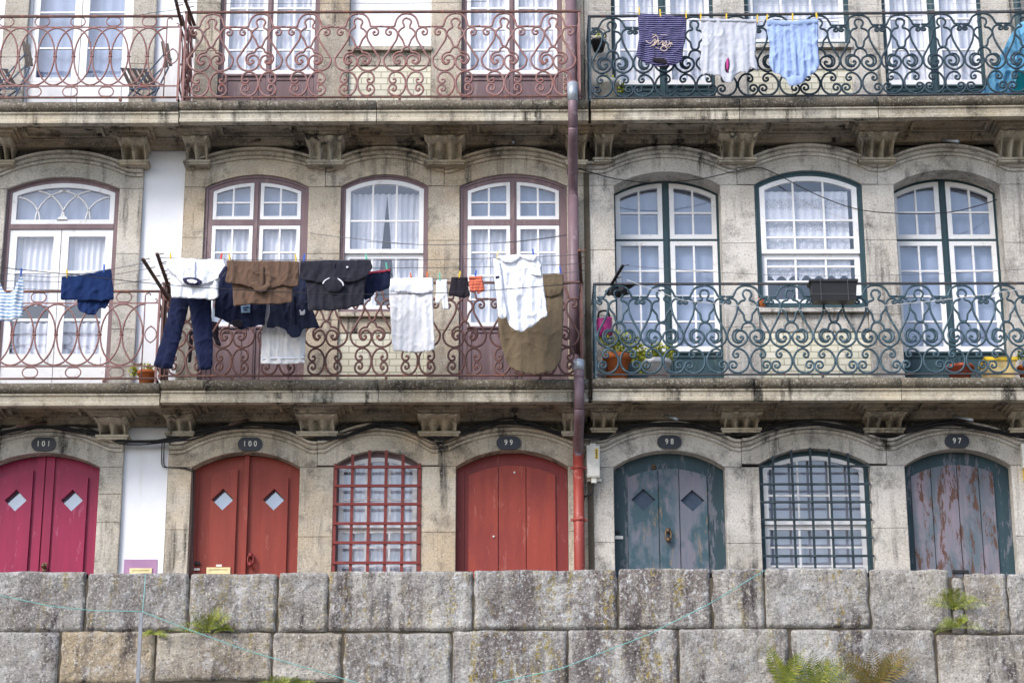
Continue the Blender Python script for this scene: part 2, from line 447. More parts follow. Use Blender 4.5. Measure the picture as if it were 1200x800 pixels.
M['pegwood'] = plain('pale_peg', lin((224, 210, 160)), 0.6)
M['pink'] = plain('pink_plastic', lin((176, 50, 128)), 0.5)
M['wire'] = plain('clothes_wire', lin((96, 98, 104)), 0.5, 0.3)
M['wirew'] = plain('white_wire', lin((205, 205, 205)), 0.5)
M['terracotta'] = paint('terracotta', lin((206, 122, 72)), lin((186, 100, 58)), lin((150, 84, 56)), 0.2, 0.8)
M['wood_dark'] = plain('dark_slats', lin((72, 62, 58)), 0.6)
M['steelblue'] = plain('grey_blue_steel', lin((96, 112, 134)), 0.45, 0.3)
M['rustiron'] = paint('rusty_angle_iron', lin((92, 74, 68)), lin((66, 52, 48)), lin((128, 84, 62)), 0.5, 0.8)
M['string'] = plain('turquoise_twine', lin((120, 178, 172)), 0.7)
M['post'] = plain('galvanised_post', lin((136, 139, 145)), 0.5, 0.5)
M['purpleplate'] = paint('mauve_wall_paint', lin((168, 130, 164)), lin((150, 112, 148)), None, 0, 0.6)
def leaf_mat(name, a, b):
    s = NT(name)
    c = s.mix(s.attr().outputs['Fac'], a, b)
    s.fin(c, 0.6, None, 0.3)
    s.b.inputs['Subsurface Weight'].default_value = 0.0
    return s.m
M['leaf'] = leaf_mat('green_leaves', lin((70, 104, 36)), lin((150, 170, 60)))
M['leafy'] = leaf_mat('yellow_green_leaves', lin((110, 130, 40)), lin((206, 206, 90)))
M['fern'] = leaf_mat('fern_fronds', lin((84, 108, 40)), lin((160, 160, 70)))
M['fernd'] = leaf_mat('drying_fern', lin((100, 98, 44)), lin((136, 112, 60)))
# ================================================================== measured layout
YS = -0.70                       # front of the balcony slabs
XJ1U = WX(210, 200); XJ1L = WX(193, 600); XJ1 = (XJ1U + XJ1L) / 2   # left house | middle house
XJ2 = WX(688, 300)               # middle house | house with teal ironwork
ZT2 = {'L': WZ(100, 447, YS), 'M': WZ(440, 443, YS), 'R': WZ(900, 441, YS)}
ZT3 = {'L': WZ(100, 118, YS), 'M': WZ(440, 116, YS), 'R': WZ(900, 114.5, YS)}
ZTOP = ZT3['M'] + 3.6
XL0, XR1 = -9.0, 9.0

class Op:
    def __init__(s, xl, xr, zb, zs, zc):
        s.xl, s.xr, s.zb, s.zs, s.zc = xl, xr, zb, zs, zc
        s.xc = (xl + xr) / 2; s.w = xr - xl; h = max(zc - zs, 1e-4)
        s.R = (s.w * s.w / 4 + h * h) / (2 * h)
    def arch(s, x, d=0.0):
        """height of the arch at x, lowered by d"""
        u = min(abs(x - s.xc), s.w / 2)
        return s.zc - s.R + sqrt(max(s.R ** 2 - u * u, 0)) - d
def op_px(l, ly, r, ry, crown_y, spring_y, zb):
    xl, xr = WX(l, ly), WX(r, ry); xc = (l + r) / 2
    return Op(xl, xr, zb, WZ(xc, spring_y), WZ(xc, crown_y))

def seg(a, b, step=0.03, extra=()):
    n = max(2, int(abs(b - a) / step) + 1)
    return sorted(set([round(v, 5) for v in linspace(a, b, n)] + [round(e, 5) for e in extra if a < e < b]))

def hood_fn(op, zf, zh):
    hw = op.w / 2 + 0.10
    h = zh - zf; R = (hw * hw + h * h) / (2 * h)
    def f(x):
        u = abs(x - op.xc)
        za = zh - R + sqrt(max(R * R - u * u, 0)) if u < R else zf - 9
        k = 0.035
        hh = max(k - abs(za - zf), 0) / k
        return max(za, zf) + hh * hh * k * 0.25 - (0)
    return f

def lintel(mb, op, xa, xb, hood, ztrim=None, y=0.0, reveal=0.3, gap=0.003):
    xs = seg(xa + gap, xb - gap, 0.03, (op.xl, op.xr, op.xl - .0005, op.xr + .0005))
    bot = lambda x: op.arch(x) if op.xl - 1e-4 <= x <= op.xr + 1e-4 else op.zs + gap
    mb.cols(xs, bot, hood, y, y + 0.08)
    # soffit and upper reveal
    xs2 = seg(op.xl, op.xr, 0.03); i = len(mb.v)
    for x in xs2: mb.v += [(x, y + 0.05, op.arch(x)), (x, y + reveal, op.arch(x))]
    for k in range(len(xs2) - 1):
        a = i + 2 * k; mb.face((a, a + 1, a + 3, a + 2))

def jambs(mb, op, z0, y=0.0, reveal=0.3):
    for x, sgn in ((op.xl, 1), (op.xr, -1)):
        a = (x, y + 0.05, z0); b = (x, y + reveal, z0); c = (x, y + reveal, op.zs); d = (x, y + 0.05, op.zs)
        if sgn > 0: mb.quad(b, a, d, c)
        else: mb.quad(a, b, c, d)

def pier(mb, x0, x1, cuts, y=0.0):
    for a, b in zip(cuts[:-1], cuts[1:]):
        mb.block(x0, x1, a, b, y, 0.006, 0.08, rnd.random())

def hood_mould(mb, xa, xb, hood, y=0.0):
    prof = [(0.01, -0.095), (-0.026, -0.095), (-0.034, -0.066), (-0.012, -0.058), (-0.04, -0.05), (-0.062, -0.03), (-0.05, -0.012), (-0.035, -0.006), (-0.088, 0.0), (-0.092, 0.024), (0.05, 0.034)]
    path = [(x, y, hood(x)) for x in seg(xa, xb, 0.025)]
    mb.sweep(path, prof)

def console(name, parent, x0, x1, ztop, zbot, lobes, deep, mat, shift=0.0):
    mb = MB(); mb.smooth = True
    P = [(0.02, 0), (-.33, 0), (-.385, -.02), (-.41, -.06), (-.385, -.10), (-.335, -.112), (-.295, -.11), (-.265, -.15), (-.215, -.22), (-.175, -.30), (-.145, -.38), (-.13, -.46)]
    sc = (ztop - zbot) / 0.46
    prof = [(p[0], ztop + p[1] * sc) for p in catmull([(a, b, 0) for a, b in P], 3)]
    prof = [(p[0], p[1]) for p in prof]
    m = 12 * lobes + 1; i = len(mb.v); xc = (x0 + x1) / 2
    for j in range(m):
        u = j / (m - 1); ridge = abs(cos(u * pi * lobes)) ** (1.3 if deep < .12 else 1.9)
        for k, (y, z) in enumerate(prof):
            t = k / (len(prof) - 1)
            wid = 1.0 + 0.16 * max(0, 1 - max(0, t - .2) * 4.5) - 0.06 - .06 * t
            g = (1 - ridge) * (0.03 + (deep * min(1, max(0, (t - 0.16) * 4)) * (1 - 0.2 * t)))
            x = xc + (u - .5) * (x1 - x0) * wid
            nz = noise.noise((x * 14, y * 14, z * 14)) * 0.008
            mb.v.append((x, y + g + nz if k > 0 else y, z + nz * .5))
    L = len(prof)
    for j in range(m - 1):
        for k in range(L - 1):
            a = i + j * L + k; mb.face((a, a + 1, a + L + 1, a + L))
    mb.smooth = False
    for j in (0, m - 1):
        base = i + j * L; c = len(mb.v); 
        ring = [mb.v[base + k] for k in range(L)]
        mb.v += ring + [(ring[-1][0], 0.02, ring[-1][2]), (ring[0][0], 0.02, ring[0][2])]
        for k in range(1, L - 1):
            mb.v.append((ring[k][0], 0.02, ring[k][2]))
        # side closed with quads toward the wall
        for k in range(L - 1):
            p, q = ring[k], ring[k + 1]
            if p[1] < 0.019 or q[1] < 0.019:
                A = (p[0], p[1], p[2]); B = (q[0], q[1], q[2]); Cc = (q[0], 0.02, q[2]); D = (p[0], 0.02, p[2])
                mb.quad(A, B, Cc, D) if j else mb.quad(D, Cc, B, A)
    # base plate
    mb.b = rnd.random()
    mb.box(x0 - .02, x1 + .02, -.16, 0.02, zbot - .022, zbot + .004); mb.box(x0 - .005, x1 + .005, -.145, 0.02, zbot - .045, zbot - .021)
    return mb.build(name, mat, parent)

def slab(mbt, mbf, mbs, xa, xb, zt, cons, slope=0.0, x_open=None):
    """stone balcony: mbt mossy torus edge, mbf fascia, mbs soffit"""
    def z(x): return zt + slope * (x - xa)
    cutsx = sorted([xa] + [c for c in x_open or [] if xa < c < xb] + [xb])
    for a, b in zip(cutsx[:-1], cutsx[1:]):
        g = 0.004
        path = [(x, 0, z(x)) for x in linspace(a + g, b - g, max(2, int((b - a) / .15)))]
        mbt.b = mbf.b = rnd.random()
        mbt.sweep([(p[0], 0, p[2]) for p in path], [(0.02, 0), (-.64, 0), (-.685, -.012), (-.708, -.04), (-.712, -.07), (-.70, -.10), (-.67, -.122), (-.64, -.128)])
        mbf.sweep([(p[0], 0, p[2]) for p in path], [(-.60, -.125), (-.672, -.13), (-.672, -.148), (-.655, -.154), (-.652, -.215), (-.66, -.232), (-.66, -.262), (-.56, -.262), (-.55, -.235), (-.53, -.225)])
    # soffit
    zb = lambda x: z(x) - .225
    i = len(mbs.v)
    mbs.b = 0.5
    mbs.quad((xa, 0.03, zb(xa)), (xb, 0.03, zb(xb)), (xb, -.60, zb(xb)), (xa, -.60, zb(xa)))
    # ends
    for x in (xa + .002, xb - .002):
        mbf.quad((x, 0.02, z(x)), (x, -.66, z(x)), (x, -.66, z(x) - .26), (x, 0.02, z(x) - .26)) if x < (xa + xb) / 2 else mbf.quad((x, -.66, z(x)), (x, .02, z(x)), (x, .02, z(x) - .26), (x, -.66, z(x) - .26))
    # back bed mould
    for a, b in zip(cutsx[:-1], cutsx[1:]):
        path = [(x, 0, zb(x)) for x in linspace(a, b, 6)]
        mbs.b = rnd.random()
        mbs.sweep(path, [(-.17, 0.01), (-.17, -.02), (-.145, -.028), (-.14, -.045), (-.11, -.052), (-.10, -.085), (-.08, -.09), (0.03, -.09)])
    # capital plates over the consoles
    for c0, c1 in cons:
        mbs.b = rnd.random()
        zc = zb((c0 + c1) / 2)
        mbs.box(c0 - .10, c1 + .10, -.555, -.10, zc - .028, zc + .005)
        mbs.box(c0 - .06, c1 + .06, -.50, -.10, zc - .055, zc - .026)
        mbs.box(c0 - .02, c1 + .02, -.425, -.10, zc - .08, zc - .052)
    # coffer mouldings between the consoles
    cs = sorted(cons)
    for (a0, a1), (b0, b1) in zip(cs[:-1], cs[1:]):
        p, q = a1 + .16, b0 - .16
        if q - p < .3: continue
        zc = zb((p + q) / 2)
        for t, zz in ((0, .0), ):
            w = .03
            mbs.box(p, q, -.52, -.49, zc - .034, zc + .004); mbs.box(p, q, -.27, -.24, zc - .034, zc + .004)
            mbs.box(p, p + w, -.49, -.27, zc - .034, zc + .004); mbs.box(q - w, q, -.49, -.27, zc - .034, zc + .004)

# ------------------------------------------------------------------ joinery
def sash_mesh(mb, x0, x1, z0, top, w, y, t, vx, hz, mw=0.022, wb=None):
    wb = wb or w
    mb.box(x0, x1, y, y + t, z0, z0 + wb)
    mb.cols([x0, x0 + w], lambda x: z0 + wb, top, y, y + t); mb.cols([x1 - w, x1], lambda x: z0 + wb, top, y, y + t)
    xs = seg(x0 + w, x1 - w, .04)
    mb.cols(xs, lambda x: top(x) - w, top, y, y + t, False)
    for x in vx: mb.cols([x - mw / 2, x + mw / 2], lambda q: z0 + wb, lambda q: top(q) - w + .002, y + .004, y + t - .006)
    for z in hz:
        mb.box(x0 + w, x1 - w, y + .006, y + t - .008, z - mw / 2, z + mw / 2)
def glass_sheet(mb, x0, x1, z0, top, w, y):
    mb.sheet(seg(x0 + w * .8, x1 - w * .8, .05), lambda x: z0 + w * .8, lambda x: top(x) - w * .8, y)
def div(a, b, n): return [a + (b - a) * i / n for i in range(1, n)]

def curtain(parent, x0, x1, z0, z1, y, mat, amp=.018, wl=.075, split=None, name='curtain', scallop=0.0, topf=None, label=None):
    """pleated cloth behind the glass; split=(xm, zopen, halfwidth) opens it like a tent"""
    mb = MB(); mb.smooth = True
    nx = max(8, int((x1 - x0) / .012)); nz = 14
    ph = rnd.random() * 6
    def add(xa, xb, edge=None):
        n = max(6, int((xb - xa) / .012)); i = len(mb.v)
        for j in range(n + 1):
            u = j / n
            for k in range(nz + 1):
                v = k / nz; x = xa + (xb - xa) * u
                zz0 = z0
                if scallop: zz0 = z0 + scallop * abs(sin((x - x0) / .145 * pi)) ** 0.8
                zt = topf(x) if topf else z1
                z = zz0 + (zt - zz0) * v
                if edge:
                    side, hw = edge
                    pull = hw * (1 - v) ** 1.0
                    x = (xa + (xb - pull - xa) * u) if side < 0 else (xa + pull + (xb - xa - pull) * u)
                xx = x + .2 * wl * noise.noise((x * 5, z * 1.2, ph))
                mb.v.append((x, y + amp * sin(2 * pi * xx / wl + ph + 1.5 * noise.noise((x * 3, z * .8, ph))) + .01 * noise.noise((x * 4, z * 3, ph)), z))
        for j in range(n):
            for k in range(nz):
                a = i + j * (nz + 1) + k; mb.face((a, a + nz + 1, a + nz + 2, a + 1))
    if split:
        xm, hw = split
        add(x0, xm, (-1, hw)); add(xm, x1, (1, hw))
    else: add(x0, x1)
    o = mb.build(name, mat, parent)
    if label: o['label'] = label
    return o

def frame_ring(mb, op, y, t, w, z0, mull=None, trans=None, mw=.07, fit=.002, prof=True, tmw=None):
    """outer wooden frame fitted inside an arched opening"""
    xl, xr = op.xl + fit, op.xr - fit; top = lambda x: op.arch(x) - fit
    mb.cols([xl, xl + w], lambda x: z0, top, y, y + t); mb.cols([xr - w, xr], lambda x: z0, top, y, y + t)
    mb.cols(seg(xl + w, xr - w, .04), lambda x: top(x) - w, top, y, y + t, False)
    if prof:  # raised outer bead
        b = w * .35
        mb.cols([xl, xl + b], lambda x: z0, top, y - .014, y); mb.cols([xr - b, xr], lambda x: z0, top, y - .014, y)
        mb.cols(seg(xl + b, xr - b, .04), lambda x: top(x) - b, top, y - .014, y, False)
    if mull is not None:
        mb.cols([mull - mw / 2, mull + mw / 2], lambda x: z0, lambda x: top(x) - w + .002, y - .008, y + t - .003)
        mb.cols([mull - mw / 5, mull + mw / 5], lambda x: z0, lambda x: top(x) - w + .002, y - .018, y - .007)
    if trans is not None:
        h_ = (tmw or mw) / 2; mb.box(xl + w, xr - w, y - .006, y + t - .005, trans - h_, trans + h_)

def french_window(house, op, y, M_frame, zfloor, ztrans, zpanel, nlow, curt_low, curt_top, fw=.055, sw=.05, mw=.075, label=None, tmw=None):
    """two glazed leaves with arched top lights over a solid panel"""
    tmw = tmw or mw; f = MB(); frame_ring(f, op, y, .07, fw, zfloor, op.xc, ztrans, mw, tmw=tmw)
    xl, xr = op.xl + fw + .002, op.xr - fw - .002
    # bottom panels
    for a, b in ((xl, op.xc - mw / 2), (op.xc + mw / 2, xr)):
        f.box(a + .004, b - .004, y + .02, y + .055, zfloor, zpanel)
        f.box(a + .004, a + .05, y + .008, y + .02, zfloor, zpanel); f.box(b - .05, b - .004, y + .008, y + .02, zfloor, zpanel)
        f.box(a + .05, b - .05, y + .008, y + .02, zpanel - .05, zpanel)
        f.box(a + .09, b - .09, y + .010, y + .02, zfloor + .1, zpanel - .10)
        f.box(a, b, y - .012, y + .02, zpanel - .002, zpanel + .02)
    w = f.build('window', M_frame, house)
    if label: w['label'] = label
    top = lambda x: op.arch(x, fw + .006)
    for a, b in ((xl + .004, op.xc - mw / 2 - .004), (op.xc + mw / 2 + .004, xr - .004)):
        g = MB(); s = MB()
        sash_mesh(s, a, b, ztrans + tmw / 2 + .004, top, sw, y - .004, .045, [(a + b) / 2], [ztrans + tmw / 2 + .5 * (top((a + b) / 2) - ztrans - tmw / 2)])
        glass_sheet(g, a, b, ztrans + tmw / 2 + .004, top, sw, y + .02)
        s.build('sash', M['white'], w)
        s = MB(); zt = ztrans - tmw / 2 - .004
        sash_mesh(s, a, b, zpanel + .022, lambda x: zt, sw, y - .004, .045, [(a + b) / 2], div(zpanel + .022 + sw, zt - sw, nlow), wb=sw * 1.15)
        glass_sheet(g, a, b, zpanel + .022, lambda x: zt, sw, y + .02)
        so = s.build('sash', M['white'], w)
        g.build('pane', M['glass'], w)
    if curt_low:
        for a, b in ((xl, op.xc - .02), (op.xc + .02, xr)):
            curtain(w, a, b, zpanel, ztrans + (.02 if curt_top is None else -.02), y + .10, curt_low, .016 if curt_low is M['curt'] else .004, .075 if curt_low is M['curt'] else .17)
    if curt_top:
        curtain(w, xl, xr, ztrans - .05, op.zc - .09, y + .12, curt_top, .005, .13, topf=lambda x: op.arch(x, .06))
    return w

def sash_window(house, op, y, M_frame, zsill, zmeet, ncol, up_rows, low_rows, curt=None, fw=.05, sw=.055, label=None, split=None, extra=None):
    f = MB(); frame_ring(f, op, y, .09, fw, zsill, None, None)
    f.box(op.xl + .002, op.xr - .002, y - .012, y + .09, zsill - .0, zsill + .05)
    w = f.build('window', M_frame, house)
    if label: w['label'] = label
    top = lambda x: op.arch(x, fw + .004); a, b = op.xl + fw + .004, op.xr - fw - .004
    s = MB(); sash_mesh(s, a, b, zmeet - .02, top, sw, y + .005, .04, div(a + sw * .7, b - sw * .7, ncol), up_rows, wb=.05); s.build('sash', M['white'], w)
    s = MB(); sash_mesh(s, a, b, zsill + .052, lambda x: zmeet - .022, sw, y + .04, .035, div(a + sw * .7, b - sw * .7, ncol), low_rows, wb=.06); s.build('sash', M['white'], w)
    g = MB(); glass_sheet(g, a, b, zmeet - .02, top, sw, y + .022); glass_sheet(g, a, b, zsill + .052, lambda x: zmeet - .022, sw, y + .056); g.build('pane', M['glass'], w)
    return w

def diamond(cx, cz, rx, rz): return [(cx - rx, cz), (cx, cz - rz), (cx + rx, cz), (cx, cz + rz)]

def arch_poly(xl, xr, z0, topf, n=16):
    return [(xl, z0), (xr, z0)] + [(x, topf(x)) for x in linspace(xr, xl, n)]

# ------------------------------------------------------------------ iron railings
TEAL_STR = [
 ('m', [(163, 150), (120, 150), (105, 145), (95, 122), (75, 88), (40, 66), (0, 60)]),
 ('m', [(146, 188), (138, 180), (128, 190), (136, 203), (155, 200), (160, 182), (142, 165), (110, 165), (82, 190), (76, 225), (88, 290), (122, 365), (154, 425), (162, 462), (148, 510), (95, 548), (42, 532), (10, 492), (12, 452), (35, 427), (68, 420), (96, 440), (101, 475), (82, 502), (54, 500), (40, 480), (52, 464), (64, 478)]),
 ('m', [(0, 355), (28, 364), (46, 388), (54, 414), (88, 412), (116, 436), (119, 478), (100, 508), (70, 514), (50, 504)]),
 ('m', [(0, 95), (22, 102), (34, 124), (29, 148), (18, 165), (24, 179), (48, 186), (68, 206), (74, 232), (58, 262), (36, 290), (31, 320), (20, 346), (0, 352)]),
 ('m', [(92, 614), (84, 604), (94, 592), (110, 598), (112, 620), (94, 636), (68, 626), (60, 598), (74, 570), (100, 560)][::-1] and
       [(102, 612), (94, 602), (84, 610), (90, 628), (112, 632), (124, 608), (110, 578), (76, 566), (40, 582), (14, 620), (6, 655), (14, 700), (42, 738), (84, 754), (128, 748), (156, 722), (160, 690), (140, 666), (112, 668), (100, 690), (110, 712), (132, 714), (138, 698), (126, 692)]),
]
RED_STR = [
 ('m', [(205, 185), (112, 185), (100, 165), (82, 118), (46, 86), (0, 77)]),
 ('m', [(146, 233), (141, 222), (128, 235), (144, 254), (168, 245), (173, 216), (140, 193), (98, 205), (77, 240), (84, 290), (122, 350), (162, 410), (190, 455), (172, 510), (128, 540), (78, 546), (28, 525), (4, 480), (16, 438), (48, 420), (86, 434), (98, 466), (74, 488), (48, 474), (58, 458), (68, 468)]),
 ('m', [(0, 352), (30, 368), (44, 395), (76, 400), (108, 424), (112, 462), (88, 492), (58, 490)]),
 ('m', [(0, 115), (25, 124), (38, 148), (28, 172), (26, 192), (50, 206), (72, 234), (66, 258), (40, 292), (24, 330), (14, 347), (0, 350)]),
 ('m', [(108, 622), (98, 612), (86, 624), (94, 644), (122, 646), (142, 618), (130, 576), (90, 556), (46, 566), (14, 604), (4, 650), (16, 705), (48, 742), (90, 750), (132, 732), (146, 698), (126, 662), (92, 664), (82, 692), (98, 712), (114, 700), (104, 690)]),
]
def motif_units(mb, strokes, mp, s0, s1, n, z0, z1, half, ytop, ybot, r):
    """n motif units between s0 and s1 along the railing; mp(s,z)->3D"""
    w = (s1 - s0) / n
    for k in range(n):
        c = s0 + w * (k + .5)
        for kind, pts in strokes:
            P = [(x / half * w / 2, z1 + (z0 - z1) * (yy - ytop) / (ybot - ytop), 0) for x, yy in pts]
            C = catmull(P, 3)
            for sg in (1, -1):
                jig = rnd.uniform(-.003, .003)
                mb.tube([mp(c + sg * q[0] + jig, q[1] + jig) for q in C], r, 5)
def oval_units(mb, mp, s0, s1, z0, z1, sp, r):
    n = max(2, int((s1 - s0) / sp)); sp = (s1 - s0) / n
    zc = (z0 + z1) / 2; h = (z1 - z0) / 2
    for k in range(-1, n):
        c = s0 + sp * (k + 1)
        pts = []
        for j in range(29):
            t = 2 * pi * j / 28; x = c + sp * .97 * cos(t)
            z = zc + h * sin(t)
            if s0 - .001 <= x <= s1 + .001: pts.append((x, z))
            else:
                if len(pts) > 1: mb.tube([mp(*p) for p in pts], r, 5)
                pts = []
        if len(pts) > 1: mb.tube([mp(*p) for p in pts], r, 5)
    for k in range(n):
        c = mp(s0 + sp * (k + .0) + (0 if k else .0), zc); c = Vector(c)
        if k: mb.box(c.x - .022, c.x + .022, c.y - .013, c.y + .013, c.z - .008, c.z + .008)
def stadium(mb, mp, c, z, w, h, r):
    pts = []
    for j in range(25):
        t = 2 * pi * j / 24
        x = (w / 2 - h / 2) * (1 if cos(t) > 0 else -1) + h / 2 * cos(t) if abs(cos(t)) > 1e-6 else 0
        pts.append((c + x, z + h / 2 * sin(t)))
    pts.append(pts[0]); mb.tube([mp(*p) for p in pts], r, 5)

def railing(parent, kind, xa, xb, z0, z1, mat, matrail, n, y=-.66, ends=(True, True), slope=0.0, nm='railing', label=None):
    sh = lambda x: slope * (x - xa)
    mp = lambda s, z: (s, y, z + sh(s))
    mb = MB(); mb.smooth = True
    if kind in ('teal', 'red'):
        st, half, yt, yb = (TEAL_STR, 165, 56, 758) if kind == 'teal' else (RED_STR, 205, 72, 752)
        motif_units(mb, st, mp, xa + .02, xb - .02, n, z0 + .012, z1 - .015, half, yt, yb, .0132 if kind == 'teal' else .0125)
        for e, x in zip(ends, (xa, xb)):
            if e:
                mps = lambda s, z, x=x: (x, s, z + sh(x))
                motif_units(mb, st, mps, y + .02, -.02, 1, z0 + .012, z1 - .015, half, yt, yb, .0132 if kind == 'teal' else .0125)
    else:
        H = z1 - z0; a = z1 - H * .135; b = z0 + H * .14
        mb.smooth = False
        e0 = xb - .16 if ends[1] else xb
        mb.bar(mp(xa, a), mp(xb, a), .014, .014); mb.bar(mp(xa, b), mp(xb, b), .014, .014)
        mb.smooth = True
        oval_units(mb, mp, xa, e0, b + .012, a - .012, n, .0105)
        k = 0; x = e0 - n * 1.0
        while x > xa + .05:
            stadium(mb, mp, x, (a + z1) / 2, .17, (z1 - a) * .8, .0075)
            stadium(mb, mp, x - .04, (b + z0) / 2, .17, (b - z0) * .8, .0075); x -= n * 2
        mb.tube([mp(e0, z0), mp(e0, z1 - .05), mp(e0 + .01, z1 - .03), mp(e0 + .04, z1 - .022), mp(e0 + .06, z1 - .035), mp(e0 + .05, z1 - .05)], .0075, 5)
        stadium(mb, mp, e0 + .08, (a + b) / 2, .13, .20, .0075)
        mb.tube([mp(e0 + .06, a), mp(e0 + .12, a + .005), mp(e0 + .14, a + .03), mp(e0 + .125, a + .05), mp(e0 + .11, a + .04)], .0075, 5)
        if ends[1]:
            mps = lambda s, z: (xb, s, z)
            oval_units(mb, mps, y, 0, b + .012, a - .012, n, .008)
            mb.smooth = False; mb.bar((xb, y, a), (xb, 0, a), .014, .014); mb.bar((xb, y, b), (xb, 0, b), .014, .014)
    mb.smooth = False
    R = MB()
    R.bar(mp(xa - .02, z1), mp(xb + .02, z1), .036, .02); R.bar(mp(xa - .02, z0), mp(xb + .02, z0), .026, .016)
    for e, x in zip(ends, (xa, xb)):
        if e:
            mb.bar((x, y, z0 - .04 + sh(x)), (x, y, z1 + sh(x)), .024)
            R.bar((x, y, z1 + sh(x)), (x, 0.02, z1 + sh(x)), .036, .02); R.bar((x, y, z0 + sh(x)), (x, 0.02, z0 + sh(x)), .026, .016)
    x = xa + .8
    while x < xb - .3:
        R.bar(mp(x, z0 - .045), mp(x, z0), .03); x += 1.7
    ro = mb.build(nm, mat, parent)
    if label: ro['label'] = label
    R.build('handrail', matrail, ro)
    return ro

# ------------------------------------------------------------------ text
def text_mesh(body, size, x, y, z, mat, parent, name='numeral', depth=.004, sx=1.0, spacing=1.0):
    cu = bpy.data.curves.new(name, 'FONT'); cu.body = body; cu.size = size; cu.extrude = depth; cu.align_x = 'CENTER'; cu.align_y = 'CENTER'; cu.space_character = spacing; cu.offset = size * .012
    t = bpy.data.objects.new(name + '_curve', cu); COL.objects.link(t)
    bpy.context.view_layer.update()
    me = bpy.data.meshes.new_from_object(t.evaluated_get(bpy.context.evaluated_depsgraph_get()))
    bpy.data.objects.remove(t); bpy.data.curves.remove(cu)
    me.transform(Matrix.Translation((x, y, z)) @ Matrix.Rotation(pi / 2, 4, 'X') @ Matrix.Diagonal((sx, 1, 1, 1)))
    me.materials.clear(); me.materials.append(mat); me.name = name
    o = bpy.data.objects.new(name, me); COL.objects.link(o)
    if parent is not None:
        o.parent = parent; o.matrix_parent_inverse = parent_world(parent).inverted()
    return o
# ================================================================== the three houses
houses = {
 'L': thing('townhouse', 'white plastered house with crimson doors and interlaced oval balcony railings, number 101', 'house', (-7, 0, 0), None),
 'M': thing('townhouse', 'granite house with brick red doors, red window grille and scrollwork railings, numbers 100 and 99', 'house', (-1.5, 0, 0), None),
 'R': thing('townhouse', 'granite house with teal doors and blue grey scrollwork railings, numbers 98 and 97', 'house', (4, 0, 0), None),
}
STONE = {'L': M['stoneL'], 'M': M['stoneM'], 'R': M['stoneR']}
XB = {'L': (XL0, XJ1), 'M': (XJ1, XJ2), 'R': (XJ2, XR1)}
ZFL2 = {k: v - .06 for k, v in ZT2.items()}; ZFL3 = {k: v - .06 for k, v in ZT3.items()}

# openings: storey -> house -> list of Op
O1 = {'L': [op_px(-16, 545, 117, 545, 530, 547, 0)],
      'M': [op_px(225, 545, 351.5, 545, 529, 547, 0), op_px(391.5, 545, 494, 545, 527.5, 545, .9), op_px(534.5, 545, 665.5, 545, 526.5, 546, 0)],
      'R': [op_px(719, 545, 849, 545, 527, 547, 0), op_px(889.5, 545, 1019, 545, 525, 543, .8), op_px(1060, 545, 1184.5, 545, 525.5, 545, 0)]}
O2 = {'L': [op_px(8, 225, 140, 225, 207, 221, ZFL2['L'])],
      'M': [op_px(241, 220, 362, 220, 204.5, 219, ZFL2['M']), op_px(400, 220, 502, 220, 204, 218, ZFL2['M']), op_px(539, 220, 664, 220, 203.5, 218, ZFL2['M'])],
      'R': [op_px(719.5, 220, 844, 220, 201, 217, ZFL2['R']), op_px(884, 220, 1010, 220, 199.5, 216, ZFL2['R']), op_px(1047.5, 220, 1172, 220, 199, 216, ZFL2['R'])]}
def o3(k, l, r): 
    z = ZFL3[k]; return Op(WX(l, 50), WX(r, 50), z, z + 2.55, z + 2.72)
O3 = {'L': [o3('L', 31, 154)], 'M': [o3('M', 257, 374), o3('M', 409, 505), o3('M', 541, 659)], 'R': [o3('R', 717, 837), o3('R', 874, 997), o3('R', 1036, 1153)]}
H1 = {'L': [(520, 501)], 'M': [(522, 501), (521, 500), (519.5, 500)], 'R': [(519.5, 498), (518, 497.5), (518, 498.5)]}
H2 = {'L': [(199, 181.5)], 'M': [(191, 178), (193, 177), (194.5, 177.5)], 'R': [(194.5, 176.5), (192.5, 174), (192.5, 174)]}
EDGE1 = {'L': (WX(-60, 600), WX(141, 600)), 'M': (WX(194.5, 600), XJ2), 'R': (XJ2, WX(1262, 600))}
EDGE2 = {'L': (WX(-20, 300), WX(163, 300)), 'M': (WX(212.5, 300), XJ2), 'R': (XJ2, WX(1238, 300))}
EDGE3 = {'L': (WX(3, 50), WX(181, 50)), 'M': (WX(229, 50), XJ2), 'R': (XJ2, WX(1186, 50))}

